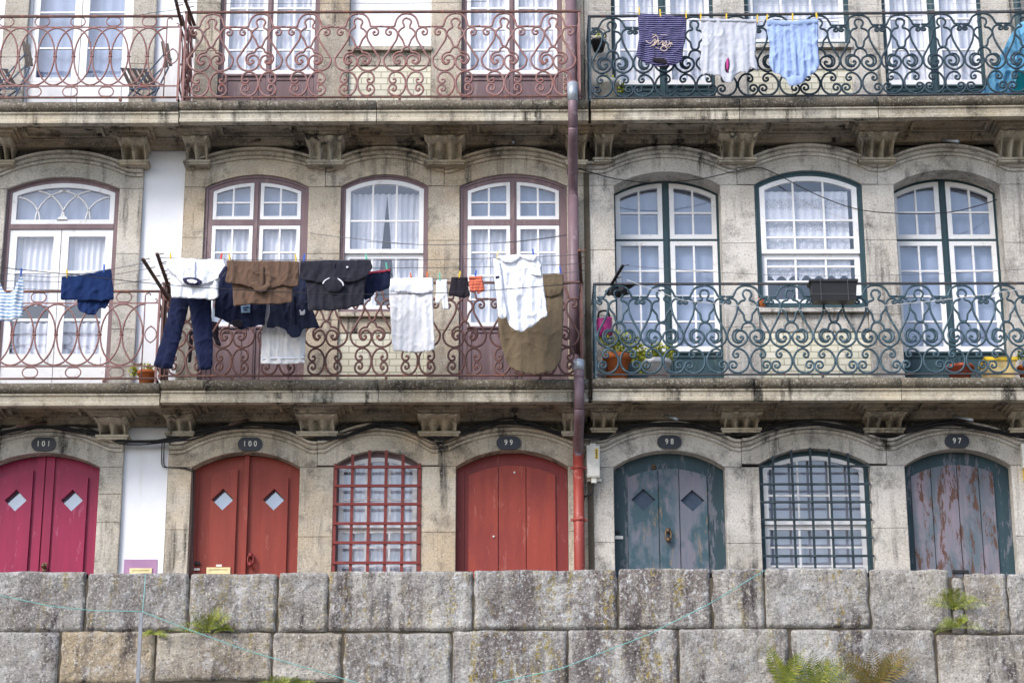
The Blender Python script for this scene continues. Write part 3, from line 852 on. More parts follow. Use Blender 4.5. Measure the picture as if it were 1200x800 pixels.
def storey(k, ops, hoods, edge, z0, ztop, reveals, panel_mat, level):
    H = houses[k]; xa, xb = edge
    wall = MB(); mould = MB(); pan = MB()
    mids = [xa] + [(a.xr + b.xl) / 2 for a, b in zip(ops[:-1], ops[1:])] + [xb]
    hf = []
    for i, op in enumerate(ops):
        if hoods:
            zf, zh = WZ((WtoPx(op)), hoods[i][0], 0), WZ(WtoPx(op), hoods[i][1], 0)
        else: zf, zh = op.zc + .12, op.zc + .28
        f = hood_fn(op, zf, zh); hf.append((f, zf))
        wall.b = rnd.random()
        lintel(wall, op, mids[i], mids[i + 1], f, reveal=reveals[i])
        wall.b = rnd.random()
        jambs(wall, op, z0, reveal=reveals[i])
        hood_mould(mould, mids[i] + .004, mids[i + 1] - .004, f)
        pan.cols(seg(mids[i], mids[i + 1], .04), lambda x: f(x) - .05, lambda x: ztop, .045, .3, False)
        # keystone-like raised slab in the dark panel
    spans = [(xa, ops[0].xl)] + [(a.xr, b.xl) for a, b in zip(ops[:-1], ops[1:])] + [(ops[-1].xr, xb)]
    for j, (p, q) in enumerate(spans):
        zs = ops[min(j, len(ops) - 1)].zs if j < len(ops) else ops[-1].zs
        zs = min(zs, ops[max(j - 1, 0)].zs)
        hgt = zs - z0
        cuts = [z0] + sorted([z0 + hgt * (f + rnd.uniform(-.04, .04)) for f in ((.3, .66) if level == 1 else (.36, .72))]) + [zs]
        if k == 'L' and level == 1: cuts = [z0, z0 + hgt * .22, z0 + hgt * .43, WZ(100, 612), WZ(100, 579), zs]
        pier(wall, p, q, cuts)
    # side of the outer piers where stone stands proud of plaster
    for x in (xa, xb): wall.cols([x - .002, x + .002], lambda q: z0, lambda q: hf[0 if x == xa else -1][1], .0, .12)
    wall.build('wall', STONE[k], H); mould.build('cornice', STONE[k], H); pan.build('wall_panel', panel_mat, H)
    return hf

def WtoPx(op):
    # photograph column of an opening's centre, from its world x
    Y = 0; d = Vector((op.xc, 0, 4)) - CAM
    return 600 + F * d.dot(RT) / d.dot(FW)

SOF = .235
HF = {}
for k in 'LMR':
    HF[k, 1] = storey(k, O1[k], H1[k], EDGE1[k], 0, ZT2[k] - .30, [.16, .12, .16], M['grimy'], 1)
    HF[k, 2] = storey(k, O2[k], H2[k], EDGE2[k], ZFL2[k], ZT3[k] - .30, [.34, .2, .34] if k == 'R' else [.12, .12, .12], M['grimy'], 2)
    HF[k, 3] = storey(k, O3[k], None, EDGE3[k], ZFL3[k], ZTOP - .3, [.12, .12, .12], M['grimy'], 3)

# white plaster fields of the left house and the strips beside the pilasters
pl = MB(); yb = .05
def pq(x0, x1, z0, z1): pl.quad((x0, yb, z0), (x1, yb, z0), (x1, yb, z1), (x0, yb, z1))
pq(EDGE1['L'][1], EDGE1['M'][0] + .004, 0, ZT2['L'] - .2); pq(XL0, EDGE1['L'][0], 0, ZT2['L'] - .2)
pq(EDGE2['L'][1], EDGE2['M'][0] + .004, ZFL2['L'], ZT3['L'] - .2); pq(XL0, EDGE2['L'][0], ZFL2['L'], ZT3['L'] - .2)
pq(EDGE3['L'][1], EDGE3['M'][0], ZFL3['L'], ZTOP); pq(XL0, EDGE3['L'][0], ZFL3['L'], ZTOP)
# white render between hood and slab on the ground storey
pl.build('plaster_wall', M['plaster'], houses['L'])
hfL = HF['L', 1][0][0]
px_ = MB(); px_.cols(seg(EDGE1['L'][0], EDGE1['L'][1], .04), lambda x: hfL(x) - .02, lambda x: ZT2['L'] - .31, .038, .044)
px_.build('plaster_wall', M['plaster'], houses['L'])
for k, (a, b) in {'R': (EDGE2['R'][1], XR1)}.items():
    q = MB(); a3 = EDGE3['R'][1]
    q.quad((a, .05, 0), (b, .05, 0), (b, .05, ZT3['R'] - .1), (a, .05, ZT3['R'] - .1)); q.quad((a3, .05, ZT3['R'] - .1), (b, .05, ZT3['R'] - .1), (b, .05, ZTOP), (a3, .05, ZTOP)); q.build('wall', STONE[k], houses[k])
    q = MB(); q.smooth = True; x = WX(1193, 20, -.06); q.tube([(x, -.06, ZT3['R'] - .1), (x, -.06, ZTOP)], .045, 12); o = q.build('drainpipe', M['teal'], houses[k]); o['label'] = 'teal painted downpipe of the top storey'

# shells: back wall, party walls, ceilings, roofs
for k in 'LMR':
    a, b = XB[k]; q = MB()
    for z in (ZT2[k] - .2, ZT3[k] - .2): q.box(a + .01, b - .01, .10 if 0 else .36, 4.0, z, z + .12)
    q.box(a + .01, b - .01, 4.0, 4.1, 0, ZTOP); q.box(a + .01, a + .06, .36, 4, 0, ZTOP); q.box(b - .06, b - .01, .36, 4, 0, ZTOP)
    q.box(a + .01, b - .01, .3, 4, ZTOP - .02, ZTOP + .1)
    for lv, OO in ((1, O1), (2, O2), (3, O3)):       # behind the stone piers nothing lets light past
        zz = {1: (0, ZT2[k] - .2), 2: (ZT2[k] - .1, ZT3[k] - .2), 3: (ZT3[k] - .1, ZTOP)}[lv]
        prev = a
        for op in OO[k] + [None]:
            nx = op.xl if op else b
            if nx - prev > .02: q.box(prev + .002, nx - .002, .30, .36, *zz)
            if op: 
                q.box(op.xl, op.xr, .345, .36, op.zc, zz[1]); prev = op.xr
    q.build('inner_wall', M['inner'], houses[k])
    r = MB(); r.quad((a, -.5, ZTOP + .05), (b, -.5, ZTOP + .05), (b, 3, ZTOP + 1.5), (a, 3, ZTOP + 1.5)); r.quad((a, 6, ZTOP + .05), (a, 3, ZTOP + 1.5), (b, 3, ZTOP + 1.5), (b, 6, ZTOP + .05))
    r.box(a, b, -.52, 6, ZTOP + .0, ZTOP + .049); r.build('roof', M['terracotta'], houses[k])

# ---------------------------------------------------------------- balconies
def cx(a, b, py, Y=-.3): return (WX(a, py, Y), WX(b, py, Y))
C3 = {'L': [(-6, 13), (139, 171)], 'M': [(215, 243), (359, 401), (499, 543), (664, 687)], 'R': [(697, 718), (844, 886), (1009, 1051), (1173, 1215)]}
C2 = {'L': [(-40, -5), (112, 147)], 'M': [(193, 224), (348, 393), (491, 537), (660, 682)], 'R': [(694, 722), (848, 892), (1016, 1061), (1187, 1230)]}
LOB = {'L': (3, .05), 'M': (3, .015), 'R': (3, .05)}
SLOPE3 = {'L': 0, 'M': 0.001, 'R': .0085}
def sx_edges(lv):
    return {'L': (XL0, WX(209 if lv == 3 else 187, 130 if lv == 3 else 455, YS)),
            'M': (WX(209.5 if lv == 3 else 187.5, 130 if lv == 3 else 455, YS), WX(690, 130 if lv == 3 else 455, YS)),
            'R': (WX(692.5 if lv == 3 else 694, 130 if lv == 3 else 455, YS), XR1)}
JN = {3: {'L': [], 'M': [WX(441, 130, YS)], 'R': [WX(867, 130, YS), WX(1030, 130, YS)]}, 2: {'L': [], 'M': [WX(443, 460, YS)], 'R': [WX(885, 460, YS), WX(1057, 460, YS)]}}
RAILS = []
for lv, ZT, CC in ((3, ZT3, C3), (2, ZT2, C2)):
    E = sx_edges(lv)
    for k in 'LMR':
        xa, xb = E[k]; zt = ZT[k]; H = houses[k]
        yb_ = 190 if lv == 3 else 508
        cons = [cx(a, b, 165 if lv == 3 else 490) for a, b in CC[k]]
        sl = (SLOPE3[k] if lv == 3 else 0.0)
        t, f, s = MB(), MB(), MB()
        t.smooth = True
        slab(t, f, s, xa, xb, zt, cons, sl, JN[lv][k])
        b = t.build('balcony', M['moss'], H)
        f.build('fascia', M['fascia'], b); s.build('soffit', M['soffit'], b)
        for (c0, c1), (pa, pb) in zip(cons, CC[k]):
            zc = zt - .225 + sl * ((c0 + c1) / 2 - xa) - .078
            narrow = (pb - pa) < 36
            zbot = WZ((pa + pb) / 2, {3: 190, 2: 511}[lv] if k != 'R' else {3: 187, 2: 503}[lv], -.1)
            if lv == 2 and k == 'M': zbot = WZ((pa + pb) / 2, 507, -.1)
            console('console', H, c0, c1, zc, zbot, 2 if narrow else 3, {'L': .20, 'M': .11, 'R': .20}[k] + (.04 if narrow else 0), M['console'])
        # railing
        RAILS.append((lv, k, xa, xb, zt, sl))

z0r = lambda px, py: WZ(px, py, -.66)
xr = lambda px, py: WX(px, py, -.66)
railing(houses['L'], 'oval', XL0 + .3, xr(210, 70), z0r(100, 114.5), z0r(100, 19.5), M['ironred'], M['rustrail'], .208, ends=(False, True))
railing(houses['M'], 'red', xr(216, 70), xr(679, 70), z0r(440, 114), z0r(440, 14.5), M['ironred'], M['rustrail'], 8, slope=.001)
railing(houses['R'], 'teal', xr(691.5, 70), xr(691.5, 70) + .482 * 13, z0r(692, 115.5), z0r(692, 19.5), M['irondark'], M['ironrail'], 13, ends=(True, False), slope=.010)
railing(houses['L'], 'oval', XL0 + .3, xr(184.5, 400), z0r(100, 443.5), z0r(100, 341.5), M['ironred'], M['rustrail'], .238, ends=(False, True))
railing(houses['M'], 'red', xr(189, 400), xr(682.5, 400), z0r(440, 440), z0r(440, 331.5), M['ironbrown'], M['rustrail'], 9)
railing(houses['R'], 'teal', xr(698, 400), xr(698, 400) + .482 * 13, z0r(900, 438.5), z0r(900, 332.5), M['ironteal'], M['ironrail'], 13, ends=(True, False))

# ---------------------------------------------------------------- windows, storey two
Hm, Hr, Hl = houses['M'], houses['R'], houses['L']
# left: fan-traceried top light over two curtained leaves
op = O2['L'][0]; y = .06; fw = .055
f = MB(); ztr = WZ(72, 263.5); frame_ring(f, op, y, .08, fw, ZFL2['L'], None, ztr, .06)
wL = f.build('window', M['brown'], Hl); wL['label'] = 'white glazed double door under a fan light of crossing arcs'
top = lambda x: op.arch(x, fw + .004); a, b = op.xl + fw + .004, op.xr - fw - .004
s = MB(); z0 = ztr + .034
sash_mesh(s, a, b, z0, top, .055, y, .045, [], [])
xc = (a + b) / 2; R_ = (b - a) * .255
def arc(cx_, cz_, r, t0, t1, n=14):
    P = [(cx_ + r * cos(t0 + (t1 - t0) * i / n), y + .02, cz_ + r * .98 * sin(t0 + (t1 - t0) * i / n)) for i in range(n + 1)]
    P = [p for p in P if p[2] < top(p[0]) - .05 and a + .04 < p[0] < b - .04]
    if len(P) > 1: s.tube(P, .012, 6)
zb = z0 + .05
for cc in (a + .03, ):
    arc(a + .03, zb, .30, 0, pi / 2); arc(b - .03, zb, .30, pi / 2, pi)
arc(xc + .06, zb, .38, pi / 2, pi); arc(xc - .06, zb, .38, 0, pi / 2)
arc(xc - .36, zb + .0, .38, 0, pi * .45); arc(xc + .36, zb + .0, .38, pi * .55, pi)
s.cols(linspace(xc - .065, xc + .065, 9), lambda x: zb - .01, lambda x: zb - .01 + sqrt(max(.065 ** 2 - (x - xc) ** 2, 0)), y + .0, y + .04)
s.build('sash', M['white'], wL)
g = MB(); glass_sheet(g, a, b, z0, top, .05, y + .025)
zt = ztr - .034
zp = WZ(72, 428); ZLEAF = []
for p, q in ((a, xc - .004), (xc + .004, b)):
    s = MB(); zlow = zp
    hz = [WZ(72, 316), WZ(72, 372)]
    sash_mesh(s, p, q, zlow, lambda x: zt, .085, y + .01, .045, [], hz, .03, .16)
    s.box(p + .06, q - .06, y + .003, y + .012, zlow + .03, zlow + .13)
    s.box(p, q, y + .01, y + .05, ZFL2['L'], zlow + .001)
    s.build('sash', M['white'], wL)
    glass_sheet(g, p, q, zlow + .09, lambda x: zt, .08, y + .03)
g.build('pane', M['glass'], wL)
for p, q in ((a + .05, xc - .02), (xc + .02, b - .05)):
    curtain(wL, p, q, WZ(72, 352), zt - .02, y + .12, M['curt'], .016, .07)
    curtain(wL, p + .04, q - .02, WZ(72, 418), WZ(72, 372), y + .14, M['curt'], .02, .10)
curtain(wL, a + .05, b - .05, z0 - .04, top(xc) - .10, y + .10, M['curtblue'], .008, .13, topf=lambda x: op.arch(x, .10))

# middle house
for i in (0, 2):
    op = O2['M'][i]
    w = french_window(Hm, op, .04, M['brown'], ZFL2['M'], WZ(300 if i == 0 else 600, 259.5), WZ(300 if i == 0 else 600, 383), 4, M['curt'], M['curtblue'], fw=.085, sw=.042, mw=.07,
                      label=('mauve framed double casement over a brown panel behind the polo shirts', None, 'mauve framed double casement beside the downpipe')[i])
op = O2['M'][1]
w = sash_window(Hm, op, .04, M['brown'], WZ(450, 366), WZ(450, 293), 3, [WZ(450, 257)], [WZ(450, 330)], label='mauve framed arched sash window with parted white curtains')
curtain(w, op.xl + .06, op.xr - .06, WZ(450, 364), WZ(450, 220), .20, M['curt'], .016, .07, split=(op.xc + .02, .12))
# apron and tiles under the sash windows
def apron(H, op, zsill, zt_, zf, stone, yy=.03):
    q = MB(); q.b = rnd.random(); q.block(op.xl + .002, op.xr - .002, zt_, zsill - .055, yy, .006, .05, .6)
    q.box(op.xl - .015, op.xr + .015, -.03, .12, zsill - .052, zsill - .003)
    q.build('window_sill', stone, H)
    t = MB(); t.box(op.xl + .002, op.xr - .002, yy + .012, .12, zf, zt_ - .002); t.build('tile_panel', M['tile'], H)
apron(Hm, op, WZ(450, 366), WZ(450, 389), ZFL2['M'], M['stoneM'])
# right house
for i, px in ((0, 782), (2, 1110)):
    op = O2['R'][i]
    w = french_window(Hr, Op(op.xl, op.xr, op.zb, op.zs, op.zc), .30, M['teal'], ZFL2['R'], WZ(px, 281.5, .3), WZ(px, 414, .3), 4, M['curtblue'], M['curtblue'], fw=.022, sw=.055, mw=.075, tmw=.022,
                      label='deep set teal framed double glazed doors ' + ('above door 98' if i == 0 else 'above door 97'))
op = O2['R'][1]
w = sash_window(Hr, op, .035, M['teal'], WZ(947, 359), WZ(947, 293.5), 3, [WZ(947, 256.5), WZ(947, 276.5)], [WZ(947, 309.5), WZ(947, 327)], fw=.055, sw=.06, label='teal framed arched sash window with scalloped lace curtains')
curtain(w, op.xl + .07, op.xr - .16, WZ(947, 291), WZ(947, 221), .10, M['lace'], .006, .09)
curtain(w, op.xl + .07, op.xr - .16, WZ(947, 326), WZ(947, 296), .125, M['lace'], .004, .09, scallop=.075)
apron(Hr, op, WZ(947, 361), WZ(947, 388), ZFL2['R'], M['stoneR'])

# ---------------------------------------------------------------- windows, top storey
op = O3['L'][0]; y = .07
f = MB(); frame_ring(f, op, y, .08, .03, ZFL3['L']); w3 = f.build('window', M['white'], Hl); w3['label'] = 'white glazed double door on the upper balcony with chairs'
g = MB(); a, b = op.xl + .035, op.xr - .035; xc = op.xc
for p, q in ((a, xc - .004), (xc + .004, b)):
    s = MB(); zl = WZ(90, 92)
    sash_mesh(s, p, q, zl, lambda x: op.arch(x, .04), .085, y + .01, .045, [], [WZ(90, 11), WZ(90, 53), WZ(90, -30), WZ(90, -70)], .022, .05)
    s.box(p, q, y + .012, y + .05, ZFL3['L'], zl); s.box(p + .07, q - .07, y + .004, y + .012, ZFL3['L'] + .1, zl - .06); s.build('sash', M['white'], w3)
    glass_sheet(g, p, q, zl, lambda x: op.arch(x, .04), .08, y + .03)
    curtain(w3, p + .05, q - .05, zl, op.zs, y + .13, M['curtblue'], .008, .16)
g.build('pane', M['glass'], w3)
for i, px in ((0, 315), (2, 600)):
    op = O3['M'][i]
    french_window(Hm, op, .05, M['brown'], ZFL3['M'], ZFL3['M'] + 1.95, WZ(px, 87), 4, M['curt'], M['curt'], fw=.055, sw=.045, mw=.06, label='mauve framed glazed double door on the upper balcony ' + ('beside white plaster' if i == 0 else 'behind the downpipe'))
op = O3['M'][1]
f = MB(); f.cols(seg(op.xl + .003, op.xr - .003, .04), lambda x: WZ(457, 55), lambda x: op.arch(x, .003), .10, .14); w = f.build('window_shutter', M['plaster'], Hm); w['label'] = 'plain white boarded opening of the upper storey above glazed tiles'
f = MB(); f.box(op.xl + .003, op.xr - .003, .07, .10, WZ(457, 55), WZ(457, 52)); f.build('bottom_rail', M['white'], w)
apron(Hm, op, WZ(457, 55), WZ(457, 76), ZFL3['M'], M['stoneM'])
for i, px in ((0, 777), (2, 1093)):
    op = O3['R'][i]
    french_window(Hr, op, .06, M['teal'], ZFL3['R'], ZFL3['R'] + 1.95, WZ(px, 99), 3, M['curt'], M['curt'], fw=.04, sw=.055, mw=.085, label='teal framed glazed double door on the upper balcony ' + ('behind the striped top' if i == 0 else 'nearest the blue sheet'))
op = O3['R'][1]
w = sash_window(Hr, op, .05, M['teal'], WZ(935, 52), WZ(935, -20), 3, [WZ(935, -60)], [WZ(935, 20)], label='teal framed upper window behind the grey and pale blue shirts')
curtain(w, op.xl + .05, op.xr - .05, WZ(935, 50), op.zs, .2, M['curt'], .01, .09)
apron(Hr, op, WZ(935, 52), WZ(935, 80), ZFL3['R'], M['stoneR'])

# ---------------------------------------------------------------- ground storey doors
def leaf_door(H, op, y, z0, mat_frame, mat_panel, splits, panels, label, zc_px=None, holes=(), pane_mat=None, ptop=.18):
    f = MB()
    f.cols(seg(op.xl + .003, op.xr - .003, .04), lambda x: z0, lambda x: op.arch(x, .003), y + .03, y + .07) if not holes else None
    # with glazed diamonds the backing has real holes
    if holes:
        f.poly([arch_poly(op.xl + .003, op.xr - .003, z0, lambda x: op.arch(x, .003))] + [diamond(*h)[::-1] for h in holes], y + .03, y + .07)
    door = f.build('door', mat_frame, H); door['label'] = label
    return door

def planks(mb, x0, x1, z0, topf, y, t, n, groove=.006):
    w = (x1 - x0) / n
    for i in range(n):
        mb.b = rnd.random()
        mb.cols(linspace(x0 + w * i + groove / 2, x0 + w * (i + 1) - groove / 2, 4), lambda x: z0, topf, y, y + t)

# door 100, two red leaves with diamonds ; crimson door 101
def diamond_door(H, op, y, mf, mp_, label, dia, leaf_px, handle, glass=True, stile=True):
    holes = [(WX(px, py, y), WZ(px, py, y), .125, .125) for px, py in dia]
    d = leaf_door(H, op, y, 0, mf, mp_, None, None, label, holes=holes)
    p = MB(); xc = op.xc; yy = y
    for (l, r), h in zip(leaf_px, holes):
        xl, xr_ = WX(l, 600, y), WX(r, 600, y)
        tf = lambda x: op.arch(x, .0) - .16
        p.b = rnd.random()
        p.poly([arch_poly(xl, xr_, .0, tf, 10), diamond(*h)[::-1]], y - .006, y + .03)
    p.build('door_panel', mp_, d)
    s = MB()   # meeting stile and outer stiles
    if stile: s.cols([xc - .03, xc + .022], lambda x: 0, lambda x: op.arch(x, .004), y - .022, y + .03)
    else:
        s.cols([xc - .10, xc - .008], lambda x: 0, lambda x: op.arch(x, .004), y + .004, y + .03); s.cols([xc + .008, xc + .10], lambda x: 0, lambda x: op.arch(x, .004), y + .004, y + .03)
    for x in (op.xl + .004, op.xr - .064): s.cols([x, x + .06], lambda q: 0, lambda q: op.arch(q, .004), y + .016, y + .03)
    s.build('door_stile', mf, d)
    if glass:
        for h in holes:
            g = MB(); dm = diamond(h[0], h[1], h[2] + .01, h[3] + .01); i = len(g.v)
            g.v += [(a_, y + .075, b_) for a_, b_ in dm]; g.face((i, i + 1, i + 2, i + 3)); g.build('pane', M['glass2'], d)
        c = MB()
        for h in holes: c.box(h[0] - .15, h[0] + .15, y + .10, y + .11, h[1] - .15, h[1] + .15)
        c.build('door_blind', M['curtblue'], d)
    return d, holes
y = .14
dL, _ = diamond_door(Hl, O1['L'][0], y, M['crimson'], M['crimson'], 'crimson double door with two diamond openings', [(18.5, 586), (84.5, 586)], [(-12, 36), (64, 101)], None, stile=False)
dM, _ = diamond_door(Hm, O1['M'][0], y, M['doorred'], M['doorred'], 'brick red double door with two diamond panes and brass slot', [(261, 585), (321, 585)], [(246, 277), (307, 337)], None)
def knob(parent, px, py, y, mat, r=.028, nm='door_handle'):
    x, z = W(px, py, y); q = MB(); q.smooth = True
    i0 = len(q.v)
    q.lathe((x, y, z), [(.0, -.0)], 3) if 0 else None
    q.tube([(x, y + .01, z), (x, y - .03, z)], r * .5, 8); 
    pts = [(x, y - .03 - .05 * t, z) for t in (0, .15, .4, .7, .9, 1)]
    q.tube(pts, r, 12, rads=[r * .5, r * .85, r, r * .85, r * .5, r * .1])
    q.smooth = False; q.box(x - r * .9, x + r * .9, y - .006, y + .004, z - r * 1.7, z + r * 1.7)
    return q.build(nm, mat, parent)
knob(dL, 52, 664, y + .0, M['knob'])
def knocker(parent, px, py, y, mat):
    x, z = W(px, py, y); q = MB(); q.smooth = True
    q.tube([(x, y + .02, z + .05), (x, y - .04, z + .05)], .028, 10)
    q.tube(catmull([(x - .02, y - .03, z + .05), (x - .032, y - .035, z), (x - .018, y - .04, z - .06), (x + .018, y - .04, z - .06), (x + .032, y - .035, z), (x + .02, y - .03, z + .05)], 4), .010, 8)
    q.tube([(x, y + .0, z - .06), (x, y - .055, z - .06)], .02, 10, rads=[.02, .03])
    return q.build('door_knocker', mat, parent)
knocker(dM, 294, 656, y, M['doorframered'])
def slot(parent, px0, px1, py, y, mat, hh=.075, nm='letter_slot'):
    x0, z = W(px0, py, y); x1, _ = W(px1, py, y); q = MB()
    q.poly([[(x0, z - hh / 2), (x1, z - hh / 2), (x1, z + hh / 2), (x0, z + hh / 2)], [(x0 + .03, z - .012), (x0 + .03, z + .014), (x1 - .03, z + .014), (x1 - .03, z - .012)]], y - .012, y + .0)
    q.box(x0 + .028, x1 - .028, y - .004, y - .001, z - .014, z + .016)
    return q.build(nm, mat, parent)
slot(dM, 242, 270, 668.5, y - .008, M['brass'])
q = MB(); x, z = W(256.7, 662.5, y); q.box(x - .032, x + .032, y - .012, y + .0, z - .012, z + .012); q.build('name_card', M['plastic_w'], dM)
q = MB(); x, z = W(230.5, 666.5, y); q.box(x - .032, x + .032, y + .006, y + .03, z - .012, z + .012); q.build('name_card', M['plastic_w'], dM)
q = MB(); x, z = W(231, 659.5, y); q.box(x - .03, x + .03, y - .005, y + .03, z - .016, z + .016); q.build('doorbell', M['black'], dM)

# door 99, three broad boards
op = O1['M'][2]; d99 = leaf_door(Hm, op, .13, 0, M['doorframered'], None, None, None, 'plain sun faded red door of three broad boards')
p = MB(); a, b = WX(548.5, 600, .13), WX(651.5, 600, .13)
tf = lambda x: op.arch(x) - .15
for l, r in ((549, 583.5), (584.5, 616), (617, 651)):
    p.b = rnd.random(); p.cols(linspace(WX(l, 600, .13), WX(r, 600, .13), 6), lambda x: 0, tf, .135, .16)
p.build('door_panel', M['doorred2'], d99)
s = MB(); 
for x in (op.xl + .004, op.xr - .09): s.cols([x, x + .086], lambda q: 0, lambda q: op.arch(q, .004), .142, .16)
s.build('door_stile', M['doorframered'], d99)
for px, py, m in ((578.5, 628.5, 'plastic_w'), (603, 553.5, 'plastic_w')):
    q = MB(); x, z = W(px, py, .13); q.smooth = True; q.tube([(x, .138, z), (x, .122, z)], .012 if m != 'grillred' else .03, 10); q.build('door_peephole', M[m], d99)

# door 98 teal and mauve with perforated diamonds
op = O1['R'][0]; y = .13
holes = [(WX(754, 585, y), WZ(754, 585, y), .135, .125), (WX(811.5, 586, y), WZ(811.5, 586, y), .135, .125)]
d98 = leaf_door(Hr, op, y, 0, M['doorframeteal'], None, None, None, 'weathered teal and mauve door with two perforated diamonds', holes=holes)
tf = lambda x: op.arch(x) - .18
p = MB()
for (l, r), hs in (((736, 771.5), [holes[0]]), ((772.5, 796), []), ((797, 829), [holes[1]])):
    p.b = rnd.random(); xl, xr_ = WX(l, 600, y), WX(r, 600, y)
    hl = [diamond(*h)[::-1] for h in hs]
    # diamonds reach past a board's edge only by a hair: keep them inside the board
    hl = [[(min(max(vx, xl + .006), xr_ - .006), vz) for vx, vz in lp] for lp in hl]
    p.poly([arch_poly(xl, xr_, 0, tf, 8)] + hl, y + .006, y + .03)
p.build('door_panel', M['doorteal'], d98)
def mesh_grid(parent, h, y):
    q = MB()
    n = 13
    for i in range(-n, n + 1):
        c = i / n
        for sgn in (1, -1):
            # lines x + sgn*z = const clipped to the diamond
            r = h[2] + .005
            if sgn > 0: p0 = (h[0] + (c - 1) * r / 2 , h[1] + (c + 1) * r / 2); p1 = (h[0] + (c + 1) * r / 2, h[1] + (c - 1) * r / 2)
            else: p0 = (h[0] + (c - 1) * r / 2, h[1] - (c + 1) * r / 2); p1 = (h[0] + (c + 1) * r / 2, h[1] - (c - 1) * r / 2)
            q.bar((p0[0], y, p0[1]), (p1[0], y, p1[1]), .0045, .004, up=(0, 1, 0))
    q.build('mesh_screen', M['steelblue'], parent)
for h in holes: mesh_grid(d98, h, y + .05)
q = MB()
for h in holes: q.box(h[0] - .14, h[0] + .14, y + .08, y + .09, h[1] - .14, h[1] + .14)
q.build('door_backing', M['plaque'], d98)
knocker(d98, 783, 627, y, M['knob'])
q = MB(); x, z = W(766, 545.5, y); q.smooth = True; q.tube([(x, y + .03, z), (x, y - .03, z)], .018, 8); q.box(x - .02, x + .02, y, y + .03, z - .04, z - .005); q.build('door_hook', M['knob'], d98)
q = MB(); x, z = W(725.5, 629, y); q.box(x - .045, x + .045, y + .012, y + .035, z - .018, z + .018); q.build('name_card', M['plastic_w'], d98)
q = MB(); x, z = W(723, 622.5, y); q.box(x - .03, x + .03, y + .0, y + .035, z - .015, z + .015); q.build('doorbell', M['black'], d98)
# door 97, flaking boards
op = O1['R'][2]; d97 = leaf_door(Hr, op, y, 0, M['doorframeteal'], None, None, None, 'flaking mauve and rust planked door with teal edges')
p = MB()
for l, r in ((1070, 1093), (1094, 1124), (1125, 1149), (1150, 1167)):
    p.b = rnd.random(); p.cols(linspace(WX(l, 600, y), WX(r, 600, y), 6), lambda x: 0, lambda x: op.arch(x) - .15, y + .008, y + .03)
p.build('door_panel', M['doorteal2'], d97)
q = MB(); x0, z = W(1116, 669, y); x1, _ = W(1135, 669, y); q.box(x0, x1, y - .01, y + .008, z - .02, z + .012); q.build('letter_slot', M['black'], d97)

# grilled windows
def grille_window(H, op, y, fm, gm, zs, nv, nh_z, cols, rows, curt, label, meet, vx0, vx1, bw):
    w = sash_window(H, op, y, fm, zs, meet, cols, rows[0], rows[1], fw=.05, sw=.05, label=label)
    if curt: curtain(w, op.xl + .05, op.xr - .05, zs, op.zc, y + .14, curt, .014 if curt is M['curt'] else .003, .07 if curt is M['curt'] else .2, topf=lambda x: op.arch(x, .07))
    q = MB()
    for i in range(nv):
        x = vx0 + (vx1 - vx0) * i / (nv - 1)
        q.box(x - bw, x + bw, -.015, .015, zs, op.arch(min(max(x, op.xl + .01), op.xr - .01)) + .004)
    for z in nh_z: q.box(op.xl + .004, op.xr - .004, -.030, -.006, z - bw * .9, z + bw * .9)
    q.build('window_grille', gm, w)
    return w
op = O1['M'][1]
nh = [WZ(443, p) for p in (547.5, 569.5, 591, 613.5, 636, 659.5)] + [WZ(443, 681), WZ(443, 703)]
gw = grille_window(Hm, op, .10, M['brown'], M['grillred'], .95, 6, nh, 3, ([WZ(443, 585, .1)], [WZ(443, 640, .1), WZ(443, 662, .1)]), M['curt'], 'white sash window behind a red iron grille', WZ(443, 616, .1), op.xl + .02, op.xr - .02, .0165)
op = O1['R'][1]
nh = [WZ(955, p) for p in (546.5, 567.5, 588.5, 609, 630, 651.5)] + [WZ(955, 673), WZ(955, 695)]
grille_window(Hr, op, .12, M['teal'], M['grillteal'], .95, 5, nh, 3, ([WZ(955, 580, .12)], [WZ(955, 640, .12), WZ(955, 662, .12)]), M['blind'], 'white sash window behind a dark teal iron grille', WZ(955, 612, .12), WX(908, 600), WX(997, 600), .0125)
for op, H, st in ((O1['M'][1], Hm, M['stoneM']), (O1['R'][1], Hr, M['stoneR'])):
    q = MB(); q.block(op.xl, op.xr, 0, .90, .02, .006, .1, .4); q.box(op.xl - .02, op.xr + .02, -.03, .14, .90, .948); q.build('window_sill', st, H)

# number plaques
for H, px, py, txt in ((Hl, 51, 520, '101'), (Hm, 293, 520, '100'), (Hm, 596, 518.5, '99'), (Hr, 784.5, 517.5, '98'), (Hr, 1121.5, 516.5, '97')):
    x, z = W(px, py, -.02); q = MB(); n = 12; w2, h2 = .137, .079
    lp = []
    for sx in (1, -1):
        for j in range(n + 1):
            t = (-pi / 2 + pi * j / n) if sx > 0 else (pi / 2 + pi * j / n)
            lp.append((x + sx * (w2 - h2) + h2 * cos(t), z + h2 * sin(t)))
    q.poly([lp], -.022, .0); pq_ = q.build('number_plaque', M['plaque'], H); pq_['label'] = 'dark oval number plaque reading ' + txt
    text_mesh(txt, .088, x, -.024, z, M['numeral'], pq_, 'numeral', .003, .85, 1.6)

# mauve letter plate on the plaster between doors 101 and 100
q = MB(); x0, z1 = W(145.5, 655, .04); x1, _ = W(184.5, 655, .04); q.box(x0, x1, .042, .052, z1 - .42, z1); lp_ = q.build('painted_patch', M['purpleplate'], Hl)
slot(lp_, 152, 178, 669.5, .04, M['brass'])

